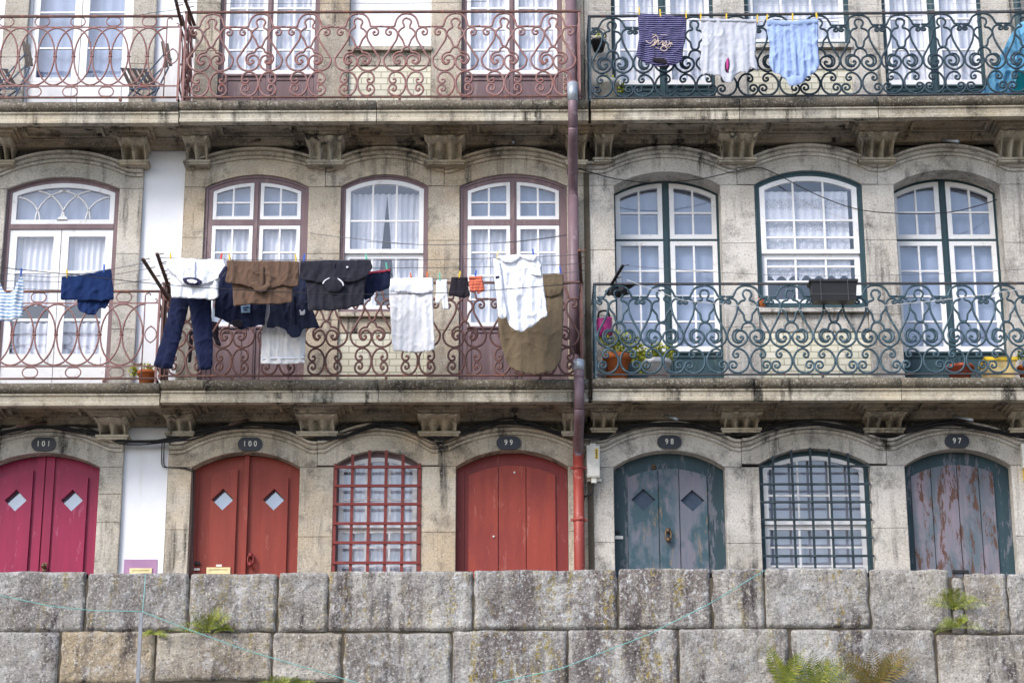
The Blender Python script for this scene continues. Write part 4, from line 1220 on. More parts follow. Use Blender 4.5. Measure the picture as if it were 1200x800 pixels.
# drain spouts under the balconies
for H, px, py, mat, ln in ((Hl, 70, 160, 'rustiron', .32), (Hm, 300, 164, 'rustiron', .25), (Hm, 602, 164, 'post', .22), (Hr, 1113, 164, 'zinc', .25), (Hr, 785, 489, 'zinc', .3), (Hr, 1127, 490, 'zinc', .3), (Hl, 40, 497, 'rustiron', .28), (Hm, 281, 494, 'rustiron', .25), (Hm, 604, 488, 'black', .1)):
    x, z = W(px, py, -.28); q = MB(); q.smooth = True
    dx = {70: -.10, 1113: .08, 785: .07, 1127: .09, 300: -.05, 40: -.16, 281: -.1}.get(px, 0)
    q.tube([(x - dx * .6, -.12, z + .07), (x + dx, -.12 - ln, z - .06)], .016, 8); q.build('drain_spout', M[mat], H)

# ---------------------------------------------------------------- downpipe
pz = lambda px, py, Y=-.1: Vector((WX(px, py, Y), Y, WZ(px, py, Y)))
q = MB(); q.smooth = True
xup = WX(669.5, 60, -.1)
# upper run stands against the wall behind the upper railing, the patched part passes in front of the slab
q.tube([(xup, -.12, ZTOP - .1), (xup, -.12, ZT3['M'] + .45), (xup + .0, -.45, ZT3['M'] + .12), (WX(671, 100, -.80), -.80, WZ(671, 100, -.80))], .068, 14)
pipe = q.build('drainpipe', M['pipem'], Hm)
q = MB(); q.smooth = True
P = [(671, 100, -.80), (671.5, 130, -.80), (672, 160, -.78), (672, 175, -.5), (671, 200, -.14), (671, 210, -.12)]
pts = [(WX(a, b, Y), Y, WZ(a, b, Y)) for a, b, Y in P]
zt_ = WZ(671, 128, -.8)
q.tube([(pts[0][0], -.80, pts[0][2]), (pts[0][0], -.80, ZT3['M'] - .42)], .056, 14)
x0 = pts[0][0]
q.tube(catmull([(x0, -.80, ZT3['M'] - .41), (x0, -.74, ZT3['M'] - .50), (x0 + .005, -.45, ZT3['M'] - .66), (x0 + .01, -.18, ZT3['M'] - .86), (x0 + .01, -.12, ZT3['M'] - .98)], 4), .056, 14)
xm = x0 + .01
q.tube([(xm, -.12, ZT3['M'] - .97), (xm, -.12, ZT2['M'] + .42)], .062, 14)
q.tube([(xm, -.12, WZ(672, 201, -.12) - .03), (xm, -.12, WZ(672, 201, -.12) + .03)], .067, 14)
# elbow out over the lower slab
x1 = WX(678.5, 440, -.80)
q.tube(catmull([(xm, -.12, ZT2['M'] + .43), (xm + .005, -.20, ZT2['M'] + .34), ((xm + x1) / 2, -.5, ZT2['M'] + .18), (x1, -.78, ZT2['M'] + .04), (x1, -.80, ZT2['M'] - .03)], 4), .058, 14)
q.tube([(x1, -.80, ZT2['M'] - .02), (x1, -.80, ZT2['M'] - .40)], .056, 14)
x2 = WX(677.5, 520, -.12)
q.tube(catmull([(x1, -.80, ZT2['M'] - .39), (x1, -.74, ZT2['M'] - .46), (x1, -.42, ZT2['M'] - .56), (x2, -.16, ZT2['M'] - .66), (x2, -.12, ZT2['M'] - .76)], 4), .056, 14)
q.build('drainpipe', M['pipem'], Hm)
q = MB(); q.smooth = True
zj = WZ(678, 512, -.12)
q.tube([(x2, -.12, zj), (x2, -.12, .02)], .060, 14)
for pyy in (548, 609): 
    zz = WZ(678, pyy, -.12); q.tube([(x2, -.12, zz - .02), (x2, -.12, zz + .02)], .066, 14); q.smooth = False; q.box(x2 - .09, x2 + .09, -.13, -.10, zz - .012, zz + .012); q.smooth = True
o = q.build('drainpipe', M['piper'], Hm); o['label'] = 'brick red lower run of the downpipe'
q = MB(); q.smooth = True
q.tube([(x0, -.80, WZ(671, 119, -.8)), (x0, -.80, WZ(671, 98, -.8))], .060, 14); q.build('pipe_sleeve', M['zinc'], pipe); q = MB(); q.smooth = True; q.tube([(x1, -.80, WZ(678, 434, -.8)), (x1, -.79, WZ(676.5, 422, -.8))], .061, 14)
q.build('pipe_sleeve', M['zinc'], pipe)
# mortar strip between middle and right house
q = MB()
q.box(XJ2 - .03, XJ2 + .035, -.012, .05, ZFL2['M'], ZT3['M'] - .3); q.box(XJ2 - .03, XJ2 + .035, -.012, .05, 0, ZT2['M'] - .3)
q.build('party_joint', M['mortar'], Hr)
# ================================================================== street, quay wall, ground
q = MB(); q.quad((-14, -3.45, 0.0), (14, -3.45, 0.0), (14, .3, 0.0), (-14, .3, 0.0)); s = q.build('street', granite('street_setts', lin((130, 124, 114)), lin((104, 98, 90)), lin((140, 124, 96)), lin((60, 56, 52)), .3, .4, .8, .4)); s['kind'] = 'structure'
q = MB(); q.quad((-400, -400, -5.9), (400, -400, -5.9), (400, 30, -5.9), (-400, 30, -5.9)); s = q.build('quay_ground', granite('quay_paving', lin((126, 122, 116)), lin((114, 110, 104)), lin((120, 114, 100)), lin((80, 76, 70)), .3, .3, .5, .3)); s['kind'] = 'structure'

YQ = -3.9
def wall_top(px, py): return WZ(px, py, YQ + .03)
mb = MB(); mb.smooth = True
def stone(x0, x1, z0, z1, seed, amp=.022, rr=.026, step=.020, tan=0.0, lich=0.0):
    """one rough quarried block, grid displaced, rounded towards its joints"""
    mb.b = ((seed * .618) % 1, tan, lich)
    nx = max(4, int((x1 - x0) / step)); nz = max(4, int((z1 - z0) / step)); i = len(mb.v)
    g = -.003
    off = Vector((seed * 3.1, seed * 1.7, 0))
    for a in range(nx + 1):
        for b in range(nz + 1):
            u = a / nx; v = b / nz
            # irregular outline
            x = x0 + g + (x1 - x0 - 2 * g) * u; z = z0 + g + (z1 - z0 - 2 * g) * v
            x += .018 * noise.noise((seed, v * 3.3, u * 2)) * (1 if u < .5 else -1) * (abs(u - .5) * 2) ** 2
            z += .014 * noise.noise((seed + 9, u * 4.3, v * 2)) * (abs(v - .5) * 2) ** 2
            dx = min(u, 1 - u) * (x1 - x0); dz = min(v, 1 - v) * (z1 - z0)
            ex = max(0, 1 - dx / rr); ez = max(0, 1 - dz / rr)
            e = min(1.0, sqrt(ex * ex + ez * ez)); back = (1 - sqrt(max(0, 1 - e * e))) * rr * 1.1
            p = Vector((x, 0, z)) + off
            n = noise.fractal(p * 3.2, 0.8, 2.0, 4) * amp + noise.noise(p * 11) * .010 + noise.noise(p * 24) * .008 + noise.noise(p * 45) * .004
            # corners rounded in outline
            if ex > 0 and ez > 0:
                k = max(0, sqrt(ex * ex + ez * ez) - 1) * rr * .45
                x += k * (1 if u < .5 else -1); z += k * (1 if v < .5 else -1)
            mb.v.append((x, YQ + back - n * (1 - e * .5), z))
    for a in range(nx):
        for b in range(nz):
            k = i + a * (nz + 1) + b; mb.face((k, k + nz + 1, k + nz + 2, k + 1))
    # top face for the coping
    t0 = i; top = [i + a * (nz + 1) + nz for a in range(nx + 1)]
    j = len(mb.v)
    for k in top: vx = mb.v[k]; mb.v.append((vx[0], YQ + .55, vx[2] + .004 * sin(k)))
    for a in range(nx): mb.face((top[a], top[a + 1], j + a + 1, j + a))
R1 = [(-70, 98.5, 669.5, 739), (101.5, 219.5, 671, 738), (222.5, 323.5, 672, 739), (326.5, 383.5, 670.5, 739), (386, 553.5, 669, 738), (556, 722.5, 667.5, 736), (726, 832, 665.5, 735), (836, 895, 666, 735.5), (898, 1018, 665, 734), (1021, 1113.5, 667, 737), (1132, 1181, 671.5, 741), (1183.5, 1290, 671.5, 741)]
R2 = [(-90, 67, 740, 806), (71, 180, 739, 800), (183, 317, 740.5, 796), (320, 399, 741, 798), (403, 528, 741, 806), (531, 664, 738, 806), (667, 794, 737, 806), (797, 924, 736, 804), (929, 1096, 737, 803), (1100, 1290, 743, 806)]
sd = 3
TAN = {71: 1.0, 183: .45, 320: .25, 1100: .2, 1132: .2}
LI = {-70: .7, 101.5: .7, 222.5: .55, 326.5: .45, 386: .85, 556: 1, 726: 1, 836: .7, 403: .7, 531: 1, 667: 1, 797: .6, 1183.5: .5, 898: .15, 1021: .15, 929: .05}
for a, b, t, bo in R1:
    sd += 1; py = (t + bo) / 2; stone(WX(a, py, YQ), WX(b, py, YQ), WZ((a + b) / 2, bo, YQ), WZ((a + b) / 2, t, YQ), sd, .016, tan=TAN.get(a, 0), lich=LI.get(a, .35))
for a, b, t, bo in R2:
    sd += 1; py = (t + bo) / 2; stone(WX(a, py, YQ), WX(b, py, YQ), WZ((a + b) / 2, bo, YQ), WZ((a + b) / 2, t, YQ), sd, .024 if a in (183, 320, 797, 1100) else .012, tan=TAN.get(a, 0), lich=LI.get(a, .1))
# small wedge stones
stone(WX(1115, 728, YQ), WX(1131, 728, YQ), WZ(1120, 741, YQ), WZ(1120, 727, YQ), 77, .01, .03)
stone(WX(1115.5, 690, YQ), WX(1131, 690, YQ), WZ(1120, 712, YQ), WZ(1120, 675, YQ), 78, .01, .05)
stone(WX(1118, 720, YQ), WX(1131, 720, YQ), WZ(1120, 726, YQ), WZ(1120, 713, YQ), 79, .01, .03)
zrow = WZ(600, 806, YQ) - .01; rr_ = random.Random(4)
while zrow > -5.8:
    h = rr_.uniform(.5, .62); x = -9.5 + rr_.uniform(0, .5)
    zlo = max(zrow - h, -5.9)
    while x < 9.5:
        w = rr_.uniform(.8, 1.6); sd += 1; stone(x, x + w, zlo, zrow, sd, .016, .03, .08); x += w + .006
    zrow = zlo - .006
for sx in (-1, 1):   # beyond the picture the two upper courses go on
    x = WX(-70 if sx < 0 else 1290, 700, YQ)
    for k in range(3):
        w = 1.2; a, b = (x - w, x) if sx < 0 else (x, x + w)
        stone(a, b, WZ(600, 738, YQ), WZ(600, 669, YQ), 200 + k + sx, .016, .05, .08); stone(a - .3 * 0, b, WZ(600, 806, YQ), WZ(600, 741, YQ), 210 + k + sx, .016, .05, .08); x += sx * (w + .006)
mb.smooth = False; mb.cur = 1
mb.box(-9.6, 9.6, YQ + .032, YQ + .5, -5.9, WZ(600, 676, YQ))
wq = mb.build('quay_wall', [M['quay'], M['mortar']])
tag(wq, 'rough granite retaining wall of big lichen stained blocks below the houses', 'stone wall')

# ferns rooted in the joints
def fern(px, py, n, ln, label, mat='fern', down=.4, seed=1, spread=1.2, name='fern'):
    r = random.Random(seed); x0, z0 = W(px, py, YQ - .02); q = MB()
    for i in range(n):
        ang = r.uniform(-spread, spread); L = ln * r.uniform(.6, 1.1); out = r.uniform(.15, .5)
        P = []
        for k in range(9):
            t = k / 8
            P.append(Vector((x0 + sin(ang) * L * t, YQ - .02 - out * L * t, z0 + cos(ang) * L * t * (1 - .2 * t) - down * L * t * t)))
        q.b = r.random() * .6
        q.tube(P, .0018, 4)
        for k in range(1, 9):
            for m_ in range(2):
                t = min(1, (k - 1 + m_ * .5) / 8 + .06); p = P[k - 1].lerp(P[k], m_ * .5); d = (P[k] - P[k - 1]).normalized()
                side = d.cross(Vector((0, -1, .2))).normalized(); w = L * .17 * sin(pi * min(.98, t * .85 + .12)) * r.uniform(.8, 1.1)
                for sg in (1, -1):
                    q.b = r.random()
                    e = p + side * sg * w + d * w * .5 + Vector((0, -.2 * w, -.15 * w)); c = (p + e) / 2
                    hw = d * max(.0032, w * .09)
                    q.quad(p - hw * .3, c - hw, e, c + hw)
    o = q.build(name, M[mat]); return tag(o, label, 'fern')
fern(1118, 712, 14, .34, 'bright green fern growing from the gap beside the wedge stones', 'fern', .35, 2, 1.2)
fern(1122, 734, 14, .26, 'small fern tuft below the bright fern by the wedge stones', 'fern', .5, 21, 1.4)
fern(181, 742, 9, .15, 'small dark green fern tuft in the joint beside the metal post', 'fern', .6, 3, 1.6)
fern(243, 739, 12, .40, 'yellowing fern spreading along the joint below the brass slot door', 'fern', .4, 4, 1.2)
fern(262, 738, 9, .16, 'small fern tuft right beside the yellowing joint fern', 'fern', .7, 5, 1.5)
fern(325, 806, 11, .22, 'low fern at the bottom edge under the door 100 wall', 'fern', .3, 6, 1.2)
fern(352, 806, 12, .2, 'low fern at the bottom edge, rightmost of the pair under the small blocks', 'fern', .4, 7, 1.3)
fern(918, 806, 10, .50, 'tall thin fern leftmost of the group below the pale long block', 'fern', .05, 8, .5)
fern(955, 806, 15, .52, 'spreading green fern in the middle below the pale long block', 'fern', .15, 9, 1.2)
fern(1028, 806, 16, .56, 'browning fern rightmost below the pale long block', 'fernd', .12, 10, .9)

# ================================================================== wires, brackets, posts
def wire(name, label, cat, pts, r, mat, sag=0.0, group=None, n=14):
    q = MB(); q.smooth = True
    P = []
    for a, b in zip(pts[:-1], pts[1:]):
        a, b = Vector(a), Vector(b); k = max(2, n)
        for i in range(k):
            t = i / k; p = a.lerp(b, t); p.z -= sag * 4 * t * (1 - t) * (b - a).length; P.append(p)
    P.append(Vector(pts[-1])); q.tube(P, r, 5); o = q.build(name, M[mat]); return tag(o, label, cat, group)
def P3(px, py, Y): x, z = W(px, py, Y); return (x, Y, z)

# black cable bundle following the hood mouldings
def cable(name, label, pts, r, Y, jit, seed, mat='black'):
    rr = random.Random(seed); q = MB(); q.smooth = True
    C = catmull([P3(a, b, Y) for a, b in pts], 6)
    C = [p + Vector((0, rr.uniform(-.006, .006), .012 * noise.noise((p.x * 2.1, seed, 0)) * jit)) for p in C]
    q.tube(C, r, 6); return tag(q.build(name, M[mat]), label, 'cable', 'black cables strung over the ground floor arches')
base = [(-20, 512), (15, 504), (50, 500), (90, 503), (120, 510), (150, 517), (200, 516), (235, 508), (262, 501), (300, 497), (340, 503), (375, 512), (400, 512), (425, 502), (443, 497), (470, 499), (495, 508), (515, 514), (540, 508), (570, 498), (600, 494), (630, 499), (660, 508), (700, 513), (722, 506), (750, 499), (790, 496), (820, 500), (850, 506), (885, 507), (910, 499), (950, 495), (985, 499), (1020, 507), (1050, 506), (1080, 500), (1115, 495), (1150, 501), (1190, 509), (1220, 512)]
cable('cable', 'thickest black cable following the hood mouldings', base, .019, -.09, 1, 1)
cable('cable', 'black cable twisting just above the thickest one', [(a, b - 2 + 2 * sin(a * .05)) for a, b in base], .011, -.11, 2, 2)
cable('cable', 'thin black cable running straighter and sagging across the arches', [(a, (b * .5 + 505 * .5) - 1 + 2 * sin(a * .03)) for a, b in base if a > 200], .007, -.13, 2, 3)
cable('cable', 'thin black cable lying lowest along the mouldings', [(a, b + 2.5 + 1.5 * sin(a * .09)) for a, b in base], .008, -.095, 2, 4)
q = MB(); q.smooth = True
for dx in (0, 2.5): q.tube(catmull([P3(190 + dx, 517, -.08), P3(189.5 + dx, 532, .02), P3(190 + dx, 545, .02), P3(197 + dx, 547.5, .0), P3(215, 547.5 + dx * .4, -.02), P3(226, 550 + dx, -.02)], 5), .006, 5)
tag(q.build('cable', M['black']), 'pair of black cables dropping down the white plaster to door 100', 'cable')
q = MB(); q.smooth = True
for dx in (0, 1.6): q.tube(catmull([P3(226.5 + dx, 550, -.012), P3(225.5 + dx, 600, -.012), P3(223.5 + dx, 690, -.012)], 4), .005, 5)
tag(q.build('cable', M['black']), 'thin cables running down the left jamb of door 100', 'cable')
# wire draped across the upper right windows
q = MB(); q.smooth = True
q.tube(catmull([P3(664, 192, -.03), P3(697, 203.5, -.05), P3(730, 211, -.10), P3(770, 214, -.12), P3(820, 210, -.10), P3(860, 201, -.06), P3(888, 196.5, -.04), P3(910, 204, -.08), P3(950, 225, -.12), P3(1000, 244, -.12), P3(1050, 250, -.12), P3(1110, 249, -.12), P3(1150, 240, -.12), P3(1168, 234, -.05)], 5), .006, 5)
tag(q.build('cable', M['black']), 'thin dark wire draped across the teal framed upper windows', 'cable')
wire('cable', 'thin wire from wall hook across the top of the mauve sash window', 'cable', [P3(363, 273, -.04), P3(412, 279, -.3), P3(500, 287, -.6), P3(590, 284, -.7), P3(664, 275, -.14)], .0035, 'wire', .01)
# meter boxes
q = MB(); a, b = P3(687, 523, -.05), P3(703, 560, -.05)
x0, x1 = a[0], b[0]; z1, z0 = a[2], b[2]
mbx = thing('meter_box', 'white electric box beside the red downpipe with a yellow sticker', 'electric box', (x0, 0, z0))
q.box(x0, x1, -.10, -.005, z0, z1); q.box(x0 + .008, x1 - .008, -.108, -.0995, z0 + .01, z1 - .01); q.box(x0 + .04, x1 - .04, -.08, -.01, z1 - .001, z1 + .03); q.box(x0 + .05, x1 - .04, -.08, -.02, z0 - .06, z0 + .001); q.box(x0 + .005, x1 + .02, -.03, -.004, z0 - .03, z0)
q.build('casing', M['plastic_w'], mbx); q = MB(); q.box(x1 - .05, x1 - .02, -.1115, -.1085, z1 - .16, z1 - .04); st_ = q.build('sticker', M['yellow'], mbx)
q = MB()
for k in range(4): q.box(x1 - .046 + .004 * (k % 2), x1 - .028, -.114, -.1117, z1 - .15 + k * .026, z1 - .137 + k * .026)
q.build('sticker_marks', M['black'], mbx)
q = MB(); q.smooth = True; q.tube(catmull([P3(695, 562, -.06), P3(695, 572, -.06), P3(692, 579, -.07), P3(684, 582, -.06)], 5), .010, 6)
q.tube(catmull([P3(689, 523, -.05), P3(684, 540, -.03), P3(686, 570, -.03), P3(683, 600, -.03)], 5), .004, 5)
q.tube(catmull([P3(694, 522, -.05), P3(696, 510, -.08), P3(690, 498, -.1)], 5), .005, 5)
tag(q.build('cable', M['black']), 'short black cable looping out of the white electric box', 'cable')
q = MB(); a, b = P3(1196, 521, -.05), P3(1216, 549, -.05); x0, x1, z1, z0 = a[0], b[0], a[2], b[2]
m2 = thing('meter_box', 'white box at the right edge beside door 97, pink mark on top', 'electric box', (x0, 0, z0))
q.box(x0, x1, -.10, -.005, z0, z1); q.build('casing', M['plastic_w'], m2)
q = MB(); q.box(x0 + .03, x1 - .03, -.105, -.10, z1 - .045, z1 - .015); q.build('sticker', M['pink'], m2)
q = MB(); q.box(x0 + .01, x1 - .05, -.08, -.01, z0 - .13, z0 - .002); q.build('cable_entry', M['yellow'], m2)
q = MB(); q.box(x0 + .02, x1 - .03, -.09, -.01, z0 - .23, z0 - .132); q.build('plug', M['black'], m2)

# clothes line brackets: arms level with the top rail, reaching out over the street
ZR2 = z0r(440, 331.5)
YA = -1.62
def arm(label, base_px, tip_px, Yb=-.66, tipY=YA, hooks=4, mat='rustiron', w=.035):
    b = Vector(P3(base_px[0], base_px[1], Yb)); t = Vector(P3(tip_px[0], tip_px[1], tipY))
    th = thing('clothes_line_bracket', label, 'bracket', b)
    q = MB(); q.bar(b, t, w, .02); q.build('arm', M[mat], th)
    for k in range(hooks):
        q = MB(); p = b.lerp(t, .35 + .62 * k / max(1, hooks - 1)); q.bar(p, p + Vector((.07, 0, .015)), .008)
        q.build('hook', M[mat], th)
    return b, t
bL, tL = arm('rusty bracket arm at the corner of the oval railing, the left one of the pair', (197, 350), (167, 303))
bM, tM = arm('rusty bracket arm beside the white polo shirt, right one of the pair', (200, 343), (184, 297))
q = MB(); q.bar(P3(189, 440, -.62), (P3(189, 440, -.62)[0], -.62, ZR2 + .12), .02); q.bar(P3(188, 372, -.66), P3(196, 336, -.66), .02)
tag(q.build('bracket_post', M['rustiron']), 'thin rusty upright at the corner between the two lower balconies', 'post')
bR, tR = arm('rusty bracket arm beside the downpipe holding the line ends', (681, 330), (679, 293))
bU, tU = arm('black bracket arm on the teal lower railing corner', (716, 334), (730, 311), -.66, -1.1, 2, 'black', .03)
arm('rusty bracket arm crossing above the left end of the upper oval railing', (213, 30), (203, -12), -.66, -1.5)
arm('rusty bracket arm above the upper scrollwork railing corner', (228, 30), (214, -8), -.66, -1.5)

# lines (each at its own distance from the wall)
LG = 'clothes lines stretched between the brackets'
LY = {1: -1.56, 2: -1.38, 3: -1.12, 4: -.92, 5: -.80}
def cl(label, pts, r=.0035, mat='wire'): return wire('clothes_line', label, 'clothes line', pts, r, mat, .006, LG)
cl('outermost line carrying the white, brown and black polo shirts', [P3(184, 302, -1.56), P3(360, 304.5, -1.56), P3(560, 303, -1.56), P3(680, 298, -1.56)])
cl('second line behind the polo shirts', [P3(186, 309, -1.38), P3(436, 314, -1.38), P3(682, 309, -1.38)])
cl('line carrying the white towel, socks and shorts', [P3(188, 320, -1.05), P3(440, 327, -1.05), P3(560, 325.5, -1.05), P3(682, 318, -1.05)])
cl('dark line sagging across in front of all the laundry', [P3(0, 313, -1.7), P3(90, 322, -1.7), P3(200, 334, -1.7), P3(330, 342, -1.7), P3(450, 345, -1.7), P3(560, 341, -1.7), P3(682, 331, -1.7)], .0045, 'black')
cl('pale line above the shirts, left of the downpipe', [P3(430, 283, -1.6), P3(500, 287, -1.6), P3(600, 284, -1.6), P3(664, 276, -1.6)], .003)
cl('left house line carrying the navy towel', [P3(-20, 318, -1.4), P3(60, 325, -1.4), P3(100, 320, -1.4), P3(176, 307, -1.5)])
cl('left house line just below the navy towel pegs', [P3(-20, 328, -1.2), P3(80, 330, -1.2), P3(178, 314, -1.3)])
cl('left house line lowest of the three', [P3(-20, 336, -.95), P3(80, 340, -.95), P3(176, 327, -1.0)])
cl('thin line along the top of the teal lower railing', [P3(732, 311, -1.1), P3(900, 322, -1.1), P3(1060, 322, -1.1), P3(1220, 314, -1.1)], .0025)
cl('white cord slung low in front of the teal lower railing', [P3(735, 328, -.75), P3(800, 352, -.75), P3(950, 364, -.75), P3(1100, 352, -.75), P3(1220, 335, -.75)], .004, 'wirew')
cl('upper pale line above the striped top', [P3(692, 8, -1.2), P3(860, 6, -1.2), P3(1040, 5, -1.2), P3(1220, 2, -1.2)], .003, 'wirew')
cl('upper pale line just over the teal rail', [P3(692, 14, -1.0), P3(860, 14, -1.0), P3(1040, 12, -1.0), P3(1220, 9, -1.0)], .003, 'wirew')
cl('upper line above the red scrollwork rail', [P3(205, 3, -1.3), P3(400, 4, -1.3), P3(570, 2, -1.3)], .003)
cl('upper line joining the oval railing corner', [P3(150, 20, -.8), P3(180, 15, -.8), P3(211, 11, -.8)], .003, 'black')

# turquoise twine and post in front of the quay wall
YT = -4.6
q = MB(); x, zt_ = W(165.5, 718, YT); q.box(x - .016, x + .016, YT - .012, YT + .012, -5.9, zt_); q.box(x - .03, x + .03, YT - .03, YT + .03, -5.9, -5.88)
tag(q.build('metal_post', M['post']), 'thin grey metal post standing against the quay wall', 'post')
wire('twine', 'turquoise twine sagging from the left edge to the metal post', 'twine', [P3(-20, 693, YT), P3(60, 710, YT), P3(110, 715, YT), P3(165, 716, YT)], .0038, 'string')
wire('twine', 'turquoise twine slanting down right from the metal post', 'twine', [P3(166, 716, YT), P3(215, 735, YT), P3(290, 762, YT), P3(420, 800, YT), P3(470, 815, YT)], .0042, 'string')
wire('twine', 'short turquoise twine rising from the post to the coping', 'twine', [P3(167, 716, YT), P3(169, 695, -4.3), P3(170.5, 672, YQ - .03)], .0038, 'string')
wire('twine', 'turquoise twine rising across the wall towards the teal grille', 'twine', [P3(540, 810, YT), P3(660, 782, YT), P3(760, 743, YT), P3(830, 708, YT), P3(896, 668, YQ - .05)], .0042, 'string')
# ================================================================== laundry
def seg_dist(p, poly):
    d = 1e9
    for a, b in zip(poly, poly[1:] + poly[:1]):
        ax, az = a; bx, bz = b; vx, vz = bx - ax, bz - az; L = vx * vx + vz * vz
        t = 0 if L == 0 else max(0, min(1, ((p[0] - ax) * vx + (p[1] - az) * vz) / L))
        dd = (p[0] - ax - vx * t) ** 2 + (p[1] - az - vz * t) ** 2
        if dd < d: d = dd
    return sqrt(d)

def garment_surface(outline_px, Y, nf=5, amp=.018, thick=.006, seed=1, step=.015, hem=.004, lean=0.0, converge=0.0):
    """cloth hanging from its top edge: list of front points/back points and faces"""
    P = [W(a, b, Y) for a, b in outline_px]
    if len(P) > 4:
        Q = []
        for a, b in zip(P, P[1:] + P[:1]):
            L_ = max(math.dist(a, b), 1e-6); c_ = min(.25, .012 / L_)
            for t in (c_, 1 - c_): Q.append((a[0] + (b[0] - a[0]) * t, a[1] + (b[1] - a[1]) * t))
        P = Q
    ar = sum(P[i][0] * P[(i + 1) % len(P)][1] - P[(i + 1) % len(P)][0] * P[i][1] for i in range(len(P)))
    if ar < 0: P = P[::-1]
    zt = max(p[1] for p in P); zb = min(p[1] for p in P); H = zt - zb
    B = []
    for a, b in zip(P, P[1:] + P[:1]):
        L = math.dist(a, b); n = max(1, int(L / step))
        for i in range(n):
            t = i / n; x = a[0] + (b[0] - a[0]) * t; z = a[1] + (b[1] - a[1]) * t
            j = hem * (0.3 + .7 * (zt - z) / H)
            B.append((x + j * noise.noise((x * 9, z * 9, seed)) * 2, z + j * noise.noise((x * 14, z * 9, seed + 5)) * 2))
    x0 = min(p[0] for p in B); x1 = max(p[0] for p in B)
    pts = [Vector(p) for p in B]; n = len(B); edges = [(i, (i + 1) % n) for i in range(n)]
    z = zb + step * .5; row = 0
    def inside(x, z):
        c = False
        for a, b in zip(B, B[1:] + B[:1]):
            if (a[1] > z) != (b[1] > z) and x < (b[0] - a[0]) * (z - a[1]) / (b[1] - a[1]) + a[0]: c = not c
        return c
    while z < zt:
        x = x0 + (step * .5 if row % 2 else 0)
        while x < x1:
            if inside(x, z) and seg_dist((x, z), B) > step * .45: pts.append(Vector((x, z)))
            x += step
        z += step * .88; row += 1
    vs, es, fs, *_ = delaunay_2d_cdt(pts, edges, [], 1, 1e-5)
    w = max(x1 - x0, .01); ph = seed * 1.7
    out = []
    for v in vs:
        x, zz = v.x, v.y; t = (zt - zz) / H; u = (x - x0) / w
        d = seg_dist((x, zz), B); bulge = thick * min(1, d / .05) ** .5
        f = sin(2 * pi * nf * (u + .10 * noise.noise((u * 2, t * 1.5, ph))) + ph) * .6 + sin(2 * pi * nf * 1.73 * (u + .12 * noise.noise((u * 3, t * 2, ph + 4))) + 2 * ph) * .4
        disp = amp * (min(1, .25 + t * 1.1)) * f + amp * .8 * noise.fractal((x * 6, zz * 3.0, ph), .8, 2, 3) - lean * t
        cr_ = 1 - abs(noise.noise((x * 7 + zz * 3, zz * 4 - x * 2.5, ph + 9))) * 2.2; disp -= amp * 1.1 * max(0, cr_) ** 4
        cr_ = 1 - abs(noise.noise((x * 15 - zz * 5, zz * 9, ph + 2))) * 2.2; disp -= amp * .45 * max(0, cr_) ** 3
        out.append((x, zz, disp, bulge))
    return out, fs, B, (x0, x1, zb, zt)

def add_cloth(mb, outline_px, Y, **kw):
    out, fs, B, bb = garment_surface(outline_px, Y, **kw)
    i = len(mb.v); n = len(out); sm = mb.smooth; mb.smooth = True
    back = {}
    for k, (x, z, d, b) in enumerate(out): mb.v.append((x, Y + d - b, z))
    for k, (x, z, d, b) in enumerate(out):
        if b < 1e-5: back[k] = i + k
        else: back[k] = len(mb.v); mb.v.append((x, Y + d + b + .002, z))
    for f in fs:
        if len(f) < 3: continue
        a, b, c = [out[q] for q in f[:3]]
        cr = (b[0] - a[0]) * (c[1] - a[1]) - (c[0] - a[0]) * (b[1] - a[1])
        f = list(f) if cr > 0 else list(f)[::-1]
        mb.face([i + q for q in f]); mb.face([back[q] for q in f][::-1])
    mb.smooth = sm
    return bb

def garment(name, label, cat, outline, Y, mat, parts=(), group=None, **kw):
    """parts: (name, outline, dY, mat, kwargs)"""
    top = min(p[1] for p in outline); xs = [p[0] for p in outline]
    a = P3(sum(xs) / len(xs), top, Y)
    root = thing(name, label, cat, a, group)
    mb = MB(); add_cloth(mb, outline, Y, **kw); mb.build('cloth', mat, root)
    for pn, po, dy, pm, pk in parts:
        q = MB(); k = dict(nf=2, amp=.004, thick=.006, seed=3, step=.012, hem=.002); k.update(pk)
        add_cloth(q, po, Y + dy, **k); q.build(pn, pm, root)
    return root

C = {}
C['white'] = cloth_mat('white_cotton', lin((234, 237, 246)))
C['whitegrey'] = cloth_mat('light_grey_cotton', lin((224, 225, 230)))
C['navy'] = cloth_mat('navy_trouser_cloth', lin((24, 31, 60)))
C['navy2'] = cloth_mat('navy_jersey', lin((30, 36, 62)))
C['navy3'] = cloth_mat('ink_pique', lin((42, 48, 70)))
C['brown'] = cloth_mat('brown_pique', lin((100, 80, 68)))
C['blackp'] = cloth_mat('charcoal_pique', lin((44, 44, 54)))
C['blackc'] = cloth_mat('black_cotton', lin((40, 36, 44)))
C['towelw'] = cloth_mat('white_terry', lin((230, 230, 233)), scale=3)
C['towelb'] = cloth_mat('brown_terry', lin((110, 97, 79)), scale=3, weave=420)
C['orange'] = cloth_mat('orange_check', lin((214, 120, 92)), (lin((170, 80, 70)), .035, .4))
C['navyt'] = cloth_mat('deep_blue_towel', lin((26, 46, 90)))
C['vest'] = cloth_mat('blue_striped_cotton', lin((222, 226, 232)), (lin((110, 150, 190)), .040, .4))
C['strp'] = cloth_mat('navy_striped_jersey', lin((34, 34, 80)), (lin((150, 146, 178)), .026, .22))
C['pale'] = cloth_mat('pale_lilac_grey', lin((190, 194, 206)))
C['sky'] = cloth_mat('sky_blue_cotton', lin((158, 180, 224)))
